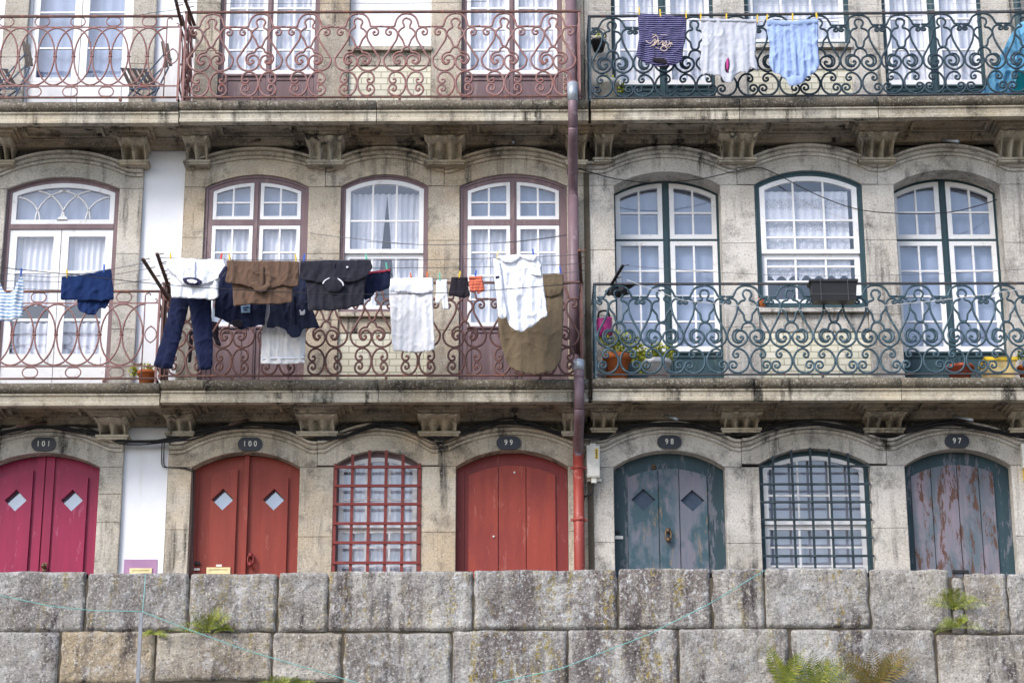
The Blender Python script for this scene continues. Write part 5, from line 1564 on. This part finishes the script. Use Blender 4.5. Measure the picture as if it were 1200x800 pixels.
C['tealc'] = cloth_mat('light_turquoise_sheet', lin((110, 172, 210)))
C['tealdark'] = cloth_mat('deep_teal_fabric', lin((16, 110, 124)))
C['trim'] = plain('navy_trim', lin((40, 40, 70)), .9)
C['piping'] = plain('white_piping', lin((220, 222, 228)), .9)
C['redtrim'] = plain('red_waistband', lin((150, 50, 70)), .9)
C['print'] = plain('cream_print', lin((226, 206, 190)), .9)
C['badge'] = plain('pale_blue_badge', lin((140, 170, 200)), .9)
C['badge2'] = plain('badge_mark', lin((70, 96, 130)), .9)
Y1, Y2, Y3 = -1.56, -1.38, -1.05

g = garment('polo_shirt', 'white polo shirt with navy collar trim draped over the outer line', 'shirt',
  [(197, 305), (210, 303), (262, 304), (266, 312), (263, 322), (256.5, 326), (257, 348), (252, 351), (226, 350), (201, 349), (199, 322), (195, 313)], Y1, C['white'],
  [('folded_upper', [(196, 304), (263, 304), (265, 313), (257, 326), (246, 331), (237, 334), (214, 334), (207, 325), (195, 314)], -.03, C['white'], dict(nf=3, amp=.010, thick=.005)),
   ('collar', [(213.5, 326), (222, 324.5), (232, 326), (237.5, 330), (234, 334.5), (224, 335), (215.5, 331.5)], -.052, C['trim'], dict(thick=.010)),
   ('collar_lining', [(218, 328), (225, 327), (232, 329.5), (230, 332.5), (222, 332)], -.064, C['white'], dict(thick=.003)),
   ('sleeve_trim', [(263.5, 311), (266.5, 313), (260, 324), (256, 326.5), (256, 323)], -.047, C['trim'], dict(thick=.004)),
   ('button_placket', [(226, 306), (229.5, 306), (228.5, 326), (225, 326)], -.046, C['white'], dict(thick=.006))], nf=5, amp=.012, seed=2)
g = garment('trousers', 'navy dress trousers hanging behind the white polo shirt', 'trousers',
  [(202, 322), (247, 322), (247.5, 352), (249.5, 400), (249.5, 432), (241, 434.5), (233.5, 434), (227, 400), (221.5, 357), (213, 392), (202, 432), (192, 433), (179.5, 428), (188, 400), (196, 372), (201, 350)], -1.30, C['navy'], (), nf=2, amp=.016, thick=.03, seed=4)
garment('tee_shirt', 'navy tee hung upside down with a light blue square badge', 'shirt',
  [(262, 312), (316, 312), (313.5, 345), (312, 362), (310, 381), (300, 381.5), (290, 384), (283, 386.5), (272, 381), (262, 375), (251, 371), (252, 352), (257, 326)], -1.22, C['navy2'],
  [('badge', [(282, 357), (293.5, 356), (293.5, 366.5), (282.5, 367)], -.034, C['badge'], dict(amp=0, thick=.003)),
   ('badge_mark', [(284.5, 359), (291.5, 358.5), (291, 361), (287.5, 361.5), (291, 364), (285, 364.5)], -.040, C['badge2'], dict(amp=0, thick=.002, step=.01)),
   ('neck_opening', [(271, 376), (277, 374), (284, 376), (284.5, 383), (277, 384), (272, 381)], -.024, C['blackc'], dict(amp=0, thick=.006))], nf=4, amp=.016, thick=.008, seed=5)
garment('towel', 'thin white towel hanging below the brown polo shirt', 'towel',
  [(308, 335), (357, 335), (359, 385), (358, 405), (357, 425.5), (330, 427.5), (305, 426.5), (306.5, 400), (308, 370)], -1.02, C['towelw'],
  [('hem_band', [(305.5, 418.5), (357.3, 417), (357.3, 420), (305.5, 421.5)], -.016, C['white'], dict(amp=.0, thick=.006))], nf=5, amp=.010, thick=.006, seed=6)
garment('polo_shirt', 'ink blue polo shirt hung upside down, small white emblem, lowest of the polos', 'shirt',
  [(318, 322), (358, 322), (366, 362), (371, 374), (375, 385), (362, 385), (356, 386), (352, 394), (344, 396), (337, 391), (335, 386), (324, 383), (312, 384.5), (316, 368)], -1.20, C['navy3'],
  [('collar', [(337, 385), (342, 380), (350, 381), (353, 388), (351, 394), (343, 396), (337.5, 391)], -.026, C['navy3'], dict(thick=.014)),
   ('emblem', [(350.5, 363.5), (352.5, 363), (353, 365.5), (355.5, 364.5), (356.5, 362.8), (357.8, 363.5), (357.5, 369), (351.5, 369.5), (351.5, 366)], -.034, C['piping'], dict(amp=0, thick=.003, step=.008)),
   ('button_placket', [(340, 345), (345, 345), (346, 382), (341, 382)], -.028, C['navy3'], dict(thick=.006))], nf=4, amp=.016, thick=.008, seed=7)
garment('polo_shirt', 'brown polo shirt folded over the outer line, collar hanging in front', 'shirt',
  [(266, 305.5), (350, 306), (346, 330), (343, 340), (342.5, 355), (320, 356.5), (296, 357), (273.5, 359), (272.5, 335), (268, 320)], Y1, C['brown'],
  [('folded_upper', [(265, 305.5), (350.5, 306), (350, 335), (342, 336), (330, 334.5), (318, 338), (306, 342), (297, 338), (282, 333.5), (272, 333), (264, 331), (266, 316)], -.03, C['brown'], dict(nf=4, amp=.012, thick=.005, seed=9)),
   ('collar', [(293, 332), (300, 329), (307, 336), (314, 330), (318, 335), (312, 341), (305, 343), (298, 340)], -.052, C['brown'], dict(thick=.012)),
   ('button_placket', [(305, 312), (309.5, 312), (309, 335), (304, 335)], -.046, C['brown'], dict(thick=.007))], nf=4, amp=.012, seed=8)
garment('polo_shirt', 'charcoal polo shirt with white piping on its hanging collar', 'shirt',
  [(352, 306), (434, 305), (431, 320), (428, 332), (426.5, 357), (410, 361), (392, 364), (361.5, 364.5), (360, 340), (357, 325)], Y1, C['blackp'],
  [('folded_upper', [(352, 306), (434, 304.5), (437, 314), (429, 325), (415, 331), (400, 330), (388, 333), (372, 331), (359, 328.5), (351, 327)], -.03, C['blackp'], dict(nf=4, amp=.012, thick=.005, seed=11)),
   ('collar', [(378, 331), (385, 325), (396, 324), (403, 330), (402, 337), (396, 342), (387, 342), (381, 337)], -.052, C['blackp'], dict(thick=.014)),
   ('collar_piping', [(377.5, 332), (380, 328), (386, 325), (387.5, 325.6), (381, 329), (379, 333)], -.068, C['piping'], dict(amp=0, thick=.003, step=.006)),
   ('collar_piping', [(394, 325.3), (399, 327), (403, 331.5), (403, 335), (401.8, 335), (401, 331.5), (397, 328)], -.068, C['piping'], dict(amp=0, thick=.003, step=.006)),
   ('button_placket', [(389, 308), (393.5, 308), (393, 326), (389, 326)], -.046, C['blackp'], dict(thick=.007)),
   ('emblem', [(406, 312), (408.5, 312), (408.5, 314), (406, 314)], -.054, C['piping'], dict(amp=0, thick=.002, step=.01))], nf=4, amp=.012, seed=10)
garment('briefs', 'dark briefs with red striped waistband beside the charcoal polo', 'underwear',
  [(431, 319), (458, 315.5), (457, 337), (449, 341), (440, 342), (436, 347), (428, 353), (423, 340), (426, 325)], -1.44, C['navy2'],
  [('waistband', [(431, 318.5), (458, 315), (458, 317.6), (431, 321.5)], -.02, C['redtrim'], dict(amp=0, thick=.006))], nf=3, amp=.012, thick=.007, seed=12)
garment('towel', 'white cotton towel folded over the line left of the sock and shorts', 'towel',
  [(458, 326), (480, 326.5), (507, 325.5), (507.5, 345), (509, 410), (490, 413.5), (460, 411), (458, 380), (456, 345)], Y3, C['whitegrey'],
  [('folded_flap', [(457.5, 326), (507.5, 325.5), (508, 340), (495, 345.5), (475, 342), (456, 342)], -.022, C['white'], dict(nf=3, amp=.006, thick=.010))], nf=4, amp=.010, thick=.007, seed=13)
garment('sock', 'pair of thin white socks between the white towel and black shorts', 'sock',
  [(511, 328), (524, 327), (524, 345), (526.5, 363), (519, 362), (517, 350), (513, 357), (510, 354), (511, 342)], Y3, C['white'], (), nf=2, amp=.008, thick=.010, seed=14, step=.012)
garment('shorts', 'small black shorts pegged by the waistband', 'shorts',
  [(529, 325), (548, 325), (549, 335), (551, 347), (545, 349.5), (539, 349), (532, 347.5), (525, 346.5), (527, 336)], Y3, C['blackc'],
  [('waistband', [(529, 324.7), (548, 324.7), (548.3, 328), (528.7, 328)], -.012, C['blackc'], dict(amp=0, thick=.007)),
   ('fly_seam', [(537.5, 328), (539.5, 328), (539.5, 342), (538, 342)], -.018, C['blackc'], dict(amp=0, thick=.004, step=.008))], nf=3, amp=.008, thick=.014, seed=15, step=.012)
garment('shorts', 'small orange checked shorts beside the black shorts', 'shorts',
  [(549.5, 324.5), (565, 323.5), (566.5, 332), (568, 341), (563, 343), (560, 344.5), (558, 341), (555, 343.5), (550, 341.5)], Y3, C['orange'],
  [('waistband', [(549.5, 324), (565, 323), (565.2, 326), (549.6, 327)], -.012, C['orange'], dict(amp=0, thick=.006))], nf=3, amp=.008, thick=.007, seed=16, step=.012)
garment('towel', 'large brown terry towel looped down behind the white dress shirt', 'towel',
  [(581, 322), (620, 321), (660, 321), (660.5, 345), (660, 385), (657.5, 422), (650, 434), (640, 437.5), (630, 439), (618, 438), (605, 435), (597, 429), (592, 421), (586, 400), (583, 372)], -1.0, C['towelb'],
  [('folded_flap', [(636, 321), (660.5, 321), (660.5, 338), (655, 345), (645, 348), (636, 346)], -.024, C['towelb'], dict(nf=2, amp=.006, thick=.012))], nf=3, amp=.009, thick=.008, seed=17)
garment('dress_shirt', 'white long sleeved dress shirt pegged by its collar before the brown towel', 'shirt',
  [(579, 303), (590, 300), (605, 298.5), (620, 299), (631, 300), (635, 312), (637, 335), (642, 371), (633, 374.5), (624, 383), (612, 389), (604, 387.5), (597, 382), (593, 371), (588, 345), (583, 325)], Y1 + .02, C['white'],
  [('collar', [(582, 300.5), (596, 299.5), (604, 298), (612, 299), (606, 305), (598, 308), (590, 307)], -.034, C['white'], dict(thick=.010)),
   ('collar', [(606, 298), (620, 299), (630, 299), (625, 306), (617, 304), (611, 302)], -.036, C['white'], dict(thick=.010)),
   ('sleeve', [(578, 302), (586, 306), (589, 330), (592, 355), (594.5, 371), (588, 374), (583.5, 371.5), (582, 348), (579, 325)], -.03, C['white'], dict(nf=2, amp=.008, thick=.018)),
   ('chest_pocket', [(620, 314), (633, 312), (635, 324), (622, 322)], -.026, C['white'], dict(amp=.002, thick=.004)),
   ('sleeve_tab', [(580.5, 323.5), (585, 323), (585, 326), (581, 326.5)], -.052, C['trim'], dict(amp=0, thick=.002, step=.01))], nf=4, amp=.018, thick=.007, seed=18)
garment('towel', 'deep blue towel pegged askew above the oval railing', 'towel',
  [(72, 324), (90, 323.5), (110, 319.5), (130.5, 314.5), (132, 332), (134, 351), (120, 353), (96, 352), (71, 351)], -1.38, C['navyt'],
  [('lower_fold', [(90, 346), (132, 344), (128, 355), (124, 362), (118, 360), (112, 369), (104, 369.5), (94, 365), (91, 361)], .035, C['navyt'], dict(nf=3, amp=.012))], nf=3, amp=.010, thick=.006, seed=19)
garment('vest', 'white vest top with pale blue stripes at the left edge of the photo', 'shirt',
  [(-14, 330), (-4, 322), (0, 330), (4, 341), (10, 344), (17, 340), (22, 328), (26, 320), (27.5, 335), (27, 370), (22, 374), (12, 376.5), (0, 376), (-16, 375)], -1.3, C['vest'], (), nf=3, amp=.014, thick=.012, seed=20)
# upper line, teal house
YU = -.90
t = garment('tee_shirt', 'navy tee with thin white stripes and cream lettering hung upside down', 'shirt',
  [(747, 16), (765, 17), (785, 19), (805, 19.5), (803, 45), (800.5, 60), (800, 72), (791, 76), (781, 78.5), (770, 78), (757, 74.5), (746, 68), (745.5, 64), (749, 45)], YU, C['strp'],
  [('neck_opening', [(762, 70), (766, 67.5), (776, 68), (783, 71.5), (785, 77), (776, 74), (768, 73)], -.018, C['blackc'], dict(amp=0, thick=.006))], nf=3, amp=.012, thick=.006, seed=21)
# the printed script on the striped top
q = MB(); rr = random.Random(5); q.smooth = True
def stroke(pts, r=.0042): q.tube(catmull([P3(a, b, YU - .036) for a, b in pts], 4), r, 5)
stroke([(757, 48), (762, 51), (768, 46), (766, 54), (772, 47), (771, 53), (777, 48), (776, 54), (781, 48), (780, 56), (786, 50), (788, 53)])
stroke([(764, 45), (769, 42), (771, 46), (766, 52), (762, 55)]); stroke([(776, 52), (782, 57), (778, 60), (774, 57), (780, 53), (788, 51)])
stroke([(768, 56), (773, 57)], .003); stroke([(764, 41), (770, 40.5)], .003); stroke([(774, 41), (782, 41)], .003); stroke([(784, 48), (786, 54), (783, 56)], .003)
q.build('shirt_print', C['print'], t)
garment('tee_shirt', 'pale grey shirt hung upside down with a pink tag showing', 'shirt',
  [(821, 22), (850, 22), (887, 23.5), (886, 45), (885, 66), (889, 84), (883, 82), (880, 78), (876, 86), (868, 84), (862, 88), (858, 97), (850, 97.5), (845, 90), (836, 88), (822, 87), (820, 72), (823, 50)], YU, C['pale'],
  [('hem', [(821, 21.7), (887, 23.2), (887, 26), (821, 24.5)], -.014, C['pale'], dict(amp=.001, thick=.008)),
   ('neck_opening', [(849, 76), (852.5, 68), (855, 74), (854, 86), (850, 84)], -.016, C['blackc'], dict(amp=0, thick=.005)),
   ('tag', [(851, 70), (854, 67), (854.5, 74), (853, 86), (851, 80)], -.024, M['pink'], dict(amp=0, thick=.003))], nf=5, amp=.012, thick=.006, seed=22)
garment('shirt', 'sky blue shirt hung upside down, rightmost on the teal rail', 'shirt',
  [(898, 24), (925, 25), (959, 22.5), (958.5, 50), (960, 66), (961, 76), (955, 86), (945, 90), (942, 97), (934, 100.5), (925, 100.5), (920, 93), (914, 88), (905, 85), (901, 73), (902, 55), (899, 40)], YU, C['sky'],
  [('hem', [(898, 23.5), (930, 25), (959, 22), (959, 27), (930, 29.5), (899, 30)], -.014, C['sky'], dict(amp=.004, thick=.012)),
   ('collar', [(922, 92), (930, 88), (940, 90), (941, 97), (932, 101), (924, 100)], -.020, C['sky'], dict(thick=.014)),
   ('button_placket', [(929, 60), (933, 60), (934, 89), (930, 89)], -.022, C['sky'], dict(thick=.006))], nf=7, amp=.014, thick=.006, seed=23)
garment('sheet', 'turquoise blue sheet draped over the right end of the upper teal balcony', 'sheet',
  [(1149, 112), (1160, 88), (1172, 66), (1184, 42), (1194, 28), (1215, 20), (1225, 40), (1225, 112)], -.42, C['tealc'],
  [('darker_lining', [(1186, 112), (1190, 96), (1194, 84), (1225, 76), (1225, 112)], -.05, C['tealdark'], dict(amp=.01, thick=.01))], nf=6, amp=.03, thick=.012, seed=24)

# pegs
def peg(px, py, Y, mat, label):
    x, z = W(px, py, Y); q = MB(); tl = rnd.uniform(-.012, .012)
    for s_ in (-1, 1):
        q.bar((x, Y + s_ * .009, z - .045), (x + tl, Y + s_ * .014, z + .048), .014, .008)
    q.bar((x, Y - .012, z + .006), (x, Y + .012, z + .006), .016, .012)
    tag(q.build('clothes_peg', M[mat]), label, 'clothes peg', 'clothes pegs on the lines')
PG = [(200, 302, Y1, 'yellow', 'yellow peg on the outer end of the white polo shirt'), (259, 302, Y1, 'red', 'red peg between the white and brown polo shirts'),
 (269.5, 303, Y1, 'yellow', 'yellow peg holding the near end of the brown polo'), (347, 303.5, Y1, 'yellow', 'yellow peg holding the brown polo next to a blue peg'),
 (356, 303, Y1, 'blue', 'blue peg on the charcoal polo next to a yellow peg'), (429.5, 303, Y1, 'green', 'pale green peg on the charcoal polo sleeve'),
 (453.5, 313, -1.44, 'green', 'green peg on the dark briefs'), (482, 325, Y3, 'orange', 'small orange peg in the middle of the white towel'), (500.5, 323.5, Y3, 'orange', 'orange peg near the corner of the white towel'),
 (515.5, 324.5, Y3, 'green', 'pale green peg holding the white socks'), (538, 323, Y3, 'yellow', 'yellow peg holding the black shorts'), (557, 322, Y3, 'blue', 'blue peg holding the orange checked shorts'),
 (582.5, 299, Y1, 'pegwood', 'pale peg on the collar of the dress shirt'), (625, 297, Y1, 'blue', 'blue peg on the dress shirt shoulder'), (657, 317, -1.0, 'blue', 'blue peg holding the brown towel'),
 (79, 321, -1.38, 'yellow', 'yellow peg on the deep blue towel'), (122, 315, -1.38, 'blue', 'blue peg on the deep blue towel'), (24.5, 319.5, -1.3, 'blue', 'blue peg on the striped vest'),
 (749, 14, YU, 'yellow', 'yellow peg on the outer corner of the striped navy tee'), (774, 16, YU, 'yellow', 'yellow peg in the middle of the striped navy tee'), (804, 18, YU, 'yellow', 'yellow peg where the striped navy tee ends'),
 (821, 20.5, YU, 'yellow', 'yellow peg on the pale grey shirt nearest the striped tee'), (851, 21, YU, 'yellow', 'yellow peg in the middle of the pale grey shirt'), (887, 23, YU, 'yellow', 'yellow peg on the pale grey shirt nearest the sky blue shirt'),
 (898.5, 22, YU, 'yellow', 'yellow peg on the sky blue shirt nearest the grey shirt'), (928.5, 21, YU, 'yellow', 'yellow peg in the middle of the sky blue shirt'), (957.5, 20, YU, 'yellow', 'yellow peg on the far corner of the sky blue shirt')]
for a in PG: peg(*a)
wire('clothes_line', 'line along the teal upper rail carrying three pegged shirts', 'clothes line', [P3(735, 15, YU), P3(805, 20, YU), P3(890, 24, YU), P3(965, 22, YU), P3(1220, 12, YU)], .0035, 'wire', .002, LG)

# ================================================================== things on the balconies
def leaves(mb, c, rad, n, size, seed, flat=1.0):
    r = random.Random(seed)
    for i in range(n):
        d = Vector((r.gauss(0, 1), r.gauss(0, .7), r.gauss(0, .8))).normalized() * r.uniform(.3, 1) ** .6
        p = Vector(c) + Vector((d.x * rad[0], d.y * rad[1], d.z * rad[2]))
        a = Vector((r.gauss(0, 1), r.gauss(0, 1), r.gauss(0, 1))).normalized(); b = a.cross(Vector((r.gauss(0, 1), r.gauss(0, 1), r.gauss(0, 1)))).normalized()
        s_ = size * r.uniform(.6, 1.3); mb.b = r.random()
        mb.v_ = 0; i0 = len(mb.v)
        mb.v += [tuple(p - a * s_), tuple(p + b * s_ * .55 - a * s_ * .2), tuple(p + a * s_), tuple(p - b * s_ * .55 - a * s_ * .1)]
        mb.face((i0, i0 + 1, i0 + 2, i0 + 3))
def pot_plant(label, px, py_b, Y, r0, r1, h, mat, blobs, leafmat='leafy', seed=1, floor=None, saucer=False, name='potted_plant'):
    x = WX(px, py_b, Y); z = floor
    t = thing(name, label, 'potted plant', (x, Y, z))
    q = MB(); q.smooth = True
    q.lathe((x, Y, z), [(0, .002), (r0, 0), (r1 * .96, h * .80), (r1 * 1.08, h * .80), (r1 * 1.1, h), (r1 * 1.0, h), (r1 * .94, h * .9), (0, h * .88)], 28); q.build('pot', mat, t)
    f = MB()
    for i, (dx, dz, rx, rz, n) in enumerate(blobs): leaves(f, (x + dx, Y, z + dz), (rx, .10, rz), n, .024, seed * 10 + i)
    f.build('foliage', M[leafmat], t)
    s = MB(); s.smooth = True
    for i, (dx, dz, rx, rz, n) in enumerate(blobs): s.tube(catmull([(x, Y, z + h * .85), (x + dx * .4, Y, z + h + (dz - h) * .4), (x + dx, Y, z + dz)], 4), .006, 5)
    s.build('stem', M['leaf'], t)
    return t
F2 = ZT2['R']; FM = ZT2['M']; FL = ZT2['L']
pot_plant('large orange pot with sprawling yellow green plant in the teal corner', 723, 437, -.40, .105, .145, .34, M['terracotta'], [(-.05, .54, .18, .11, 190), (.12, .50, .17, .12, 190), (.24, .36, .11, .14, 140), (-.02, .38, .12, .08, 90)], 'leafy', 1, F2)
pot_plant('white pot with trailing yellow green plant beside the orange pot', 770.5, 437, -.42, .10, .145, .27, plain('white_pot', lin((222, 224, 230)), .4), [(-.10, .34, .14, .09, 130), (.10, .37, .14, .10, 140), (0, .42, .07, .09, 70), (-.17, .20, .06, .08, 50)], 'leafy', 2, F2)
pot_plant('small terracotta pot with yellow green plant behind the oval railing', 172, 442, -.45, .07, .10, .19, M['terracotta'], [(-.06, .23, .12, .07, 90), (.05, .22, .08, .05, 40), (-.16, .20, .06, .05, 30)], 'leafy', 3, FL)
pot_plant('white pot with drooping plant on the upper teal balcony corner', 712, 112, -.35, .09, .13, .36, M['plastic_w'], [(.12, .30, .10, .12, 70), (0, .40, .08, .04, 30)], 'leafy', 4, ZT3['R'])
# terracotta bowl and yellow tub
x = WX(1125, 436, -.45); q = MB(); q.smooth = True; q.lathe((x, -.45, F2), [(0, .0), (.09, 0), (.145, .15), (.16, .155), (.16, .185), (.145, .185), (.1, .05), (0, .04)], 28); tag(q.build('plant_bowl', plain('red_clay', lin((176, 86, 62)), .7)), 'shallow red clay bowl on the lower teal balcony floor', 'bowl')
t = thing('storage_tub', 'cream tub with yellow lid on the lower teal balcony floor', 'tub', (WX(1169, 436, -.42), -.42, F2))
x0, x1 = WX(1152, 436, -.42), WX(1188, 436, -.42)
q = MB(); z1 = F2 + .23; i = len(q.v)
q.v += [(x0 + .03, -.55, F2), (x1 - .03, -.55, F2), (x1 - .03, -.3, F2), (x0 + .03, -.3, F2), (x0, -.58, z1), (x1, -.58, z1), (x1, -.27, z1), (x0, -.27, z1)]
for f_ in ((0, 1, 5, 4), (1, 2, 6, 5), (2, 3, 7, 6), (3, 0, 4, 7), (3, 2, 1, 0)): q.face([i + k for k in f_])
q.build('tub_body', plain('cream_plastic', lin((226, 200, 140)), .4), t); q = MB(); q.box(x0 - .012, x1 + .012, -.595, -.255, z1 - .01, z1 + .028); q.box(x0 + .02, x1 - .02, -.56, -.29, z1 + .028, z1 + .04); q.build('lid', M['yellow'], t)
# magenta bag hanging in the corner
t = thing('shopping_bag', 'magenta bag hanging behind the lower teal railing corner', 'bag', P3(708, 370, -.2))
q = MB(); add_cloth(q, [(699, 373), (717, 371), (718, 392), (713, 396), (702, 395), (699, 388)], -.42, nf=2, amp=.02, thick=.05, seed=31); q.build('bag_body', M['pink'], t)
q = MB(); q.smooth = True; q.tube(catmull([P3(701, 373, -.42), P3(702, 366, -.42), P3(708, 364, -.42), P3(713, 366, -.42), P3(714, 372, -.42)], 4), .012, 6); q.build('bag_handle', M['black'], t)
# planter box hooked on the rail
t = thing('planter_box', 'empty dark grey trough hooked on the lower teal railing', 'planter', P3(975, 357, -.78))
A, B_ = P3(946, 334.5, -.72), P3(1004, 357, -.72); x0, x1, z1, z0 = A[0], B_[0], A[2], B_[2]
q = MB(); ya, yb2 = -.90, -.70
i = len(q.v)
q.v += [(x0 + .045, ya + .03, z0), (x1 - .03, ya + .03, z0), (x1 - .03, yb2 - .02, z0), (x0 + .045, yb2 - .02, z0), (x0 + .02, ya, z1), (x1 - .012, ya, z1), (x1 - .012, yb2, z1), (x0 + .02, yb2, z1)]
for f_ in ((0, 1, 5, 4), (1, 2, 6, 5), (2, 3, 7, 6), (3, 0, 4, 7), (3, 2, 1, 0)): q.face([i + k for k in f_])
q.box(x0, x1, ya - .015, ya + .012, z1 - .02, z1 + .008); q.box(x0, x1, yb2 - .012, yb2 + .005, z1 - .02, z1 + .008); q.box(x0, x0 + .022, ya, yb2, z1 - .02, z1 + .008); q.box(x1 - .022, x1, ya, yb2, z1 - .02, z1 + .008)
q.quad((x0 + .03, ya + .01, z1 - .04), (x1 - .02, ya + .01, z1 - .04), (x1 - .02, yb2 - .01, z1 - .04), (x0 + .03, yb2 - .01, z1 - .04))
q.build('trough', plain('anthracite_plastic', lin((36, 35, 40)), .45), t)
q = MB()
for xx in (x0 + .12, x1 - .12): q.bar((xx, ya - .018, z0 - .01), (xx, ya - .018, z1 + .01), .004); q.bar((xx, ya - .018, z0 - .012), (xx, yb2, z0 - .012), .006); q.bar((xx, yb2, z1 + .012), (xx, -.65, z1 + .02), .006)
q.bar((x0 + .02, ya - .018, z0 + .06), (x1, ya - .018, z0 + .06), .003)
q.build('wire_hanger', M['wire'], t)
# little pot on the sill and hanging black pot
x, z = W(893.5, 358, -.0); q = MB(); q.smooth = True; q.lathe((x, .0, z - .01), [(0, 0), (.03, 0), (.042, .07), (.048, .075), (.048, .09), (.0, .085)], 16); tag(q.build('flower_pot', M['terracotta']), 'tiny terracotta pot on the sill of the lace curtained window', 'flower pot')
t = thing('hanging_basket', 'black pot hanging on the wall behind the upper teal railing', 'hanging pot', P3(702, 48, -.12))
x, z = W(701.5, 60, -.16); q = MB(); q.smooth = True; q.lathe((x, -.16, z), [(0, 0), (.06, 0), (.085, .10), (.095, .11), (.095, .13), (0, .12)], 20); q.build('pot', M['black'], t)
q = MB(); q.smooth = True
for dx in (-.09, .09): q.tube(catmull([(x + dx, -.16, z + .12), (x + dx * .95, -.16, z + .25), (x + dx * .3, -.1, z + .32), (x, -.01, z + .33)], 4), .006, 5)
q.tube([(x + .093 * cos(k * pi / 8), -.16 + .093 * sin(k * pi / 8), z + .2) for k in range(17)], .006, 5); q.build('wire_basket', M['black'], t)
q = MB(); leaves(q, (x + .02, -.16, z + .20), (.07, .05, .06), 40, .018, 71); q.build('foliage', M['leafy'], t)
# dark oil-stained thing on the teal rail corner: crumpled bag
q = MB(); q.smooth = True; add_cloth(q, [(708, 341), (722, 334), (738, 332), (745, 335), (734, 341), (738, 345), (726, 349), (712, 347)], -.62, nf=3, amp=.03, thick=.03, seed=44)
tag(q.build('plastic_bag', M['black']), 'crumpled black plastic lying on the teal railing corner', 'plastic bag')
# right edge leaves
t = pot_plant('leafy plant peeping in at the right edge behind the lower teal railing', 1206, 437, -.4, .09, .12, .2, M['terracotta'], [(-.04, .34, .09, .07, 60), (.06, .3, .1, .1, 60)], 'leaf', 9, F2)

# black trousers hanging dark behind the lower red railing
garment('stockings', 'dark stockings hanging behind the navy trousers', 'stockings', [(222, 385), (227, 386), (226, 405), (224, 425), (220, 426), (221, 405)], -.45, C['blackc'], (), nf=1, amp=.01, thick=.01, seed=41, step=.012)
garment('stockings', 'dark stockings hanging between the navy trousers and navy tee', 'stockings', [(247, 376), (256, 378), (256, 395), (260, 404), (256, 408), (251, 398), (248, 392)], -.45, C['blackc'], (), nf=1, amp=.01, thick=.01, seed=42, step=.012)

# folding chairs on the upper left balcony
def chair(label, dx):
    """half folded garden chair, its slatted seat tipped towards the street"""
    def Q(px, py, Y): return Vector(P3(px + dx, py, Y))
    t = thing('folding_chair', label, 'chair', tuple(Q(168, 113, -.36)))
    seat = MB(); A, B_, C_, D = Q(141, 80.5, -.30), Q(173, 82, -.22), Q(187, 104, -.44), Q(152, 104.5, -.52)
    n = 5
    for k in range(n):
        u0, u1 = k / n + .02, (k + .66) / n
        m0, m1 = A.lerp(B_, (u0 + u1) / 2), D.lerp(C_, (u0 + u1) / 2)
        seat.bar(m0, m1, (u1 - u0) * .34, .016, up=(0, -.5, 1))
    seat.build('seat', M['wood_dark'], t)
    back = MB()
    for o in (0, 5): back.bar(Q(190.5 + o, 49 + o * .5, -.30), Q(195.5 + o * .9, 79 - o * .3, -.34), .040, .014, up=(0, 1, 0))
    back.build('backrest', M['wood_dark'], t)
    for a, b in ((Q(150, 113, -.50), Q(193, 63, -.32)), (Q(156, 113, -.30), Q(201, 70, -.20)), (Q(181, 113, -.50), Q(197.5, 79, -.34)), (Q(152, 104, -.50), Q(168, 113.5, -.40)), (Q(186, 104, -.44), Q(172, 113.5, -.30))):
        m = MB(); m.bar(a, b, .016); m.build('leg', M['steelblue'], t)
    m = MB(); m.bar(A, B_, .016); m.bar(D, C_, .016); m.bar(Q(193, 63, -.32), Q(201, 70, -.20), .014); m.build('crossbar', M['steelblue'], t)
    return t
chair('slatted folding chair beside the white plaster on the upper left balcony', 0)
chair('slatted folding chair at the left edge of the upper left balcony', -163)

# ================================================================== sky, sun, camera
w = bpy.data.worlds.new('World'); SC.world = w; w.use_nodes = True
nt = w.node_tree; bg = nt.nodes['Background']; sky = nt.nodes.new('ShaderNodeTexSky'); sky.sky_type = 'NISHITA'; sky.sun_disc = False
EL, AZ = math.radians(42), math.radians(222)     # azimuth measured clockwise from +Y
sky.sun_elevation = EL; sky.sun_rotation = AZ; sky.dust_density = 2.0; sky.air_density = 1.0; sky.ozone_density = 1.0; sky.altitude = 0
nt.links.new(sky.outputs[0], bg.inputs['Color']); bg.inputs['Strength'].default_value = 0.15
sd_ = bpy.data.lights.new('sun', 'SUN'); sd_.energy = 1.7; sd_.angle = math.radians(22); sd_.color = (1, .97, .94)
so = bpy.data.objects.new('sun', sd_); COL.objects.link(so)
dirv = Vector((sin(AZ) * cos(EL), cos(AZ) * cos(EL), sin(EL)))
so.rotation_euler = (-dirv).to_track_quat('-Z', 'Y').to_euler(); so.location = dirv * 40

cd = bpy.data.cameras.new('camera'); cam = bpy.data.objects.new('camera', cd); COL.objects.link(cam)
cd.sensor_width = 36.0; cd.lens = F / 1200 * 36.0; cd.clip_end = 2000; cd.clip_start = .1
cam.matrix_world = Matrix(((RT.x, UP.x, -FW.x, CAM.x), (RT.y, UP.y, -FW.y, CAM.y), (RT.z, UP.z, -FW.z, CAM.z), (0, 0, 0, 1)))
SC.camera = cam
SC.view_settings.view_transform = 'Standard'; SC.view_settings.look = 'None'; SC.view_settings.gamma = 1.0
SC.view_settings.exposure = 0.87
SC.cycles.max_bounces = 6; SC.cycles.transparent_max_bounces = 12; SC.cycles.use_denoising = True
SC.render.film_transparent = False
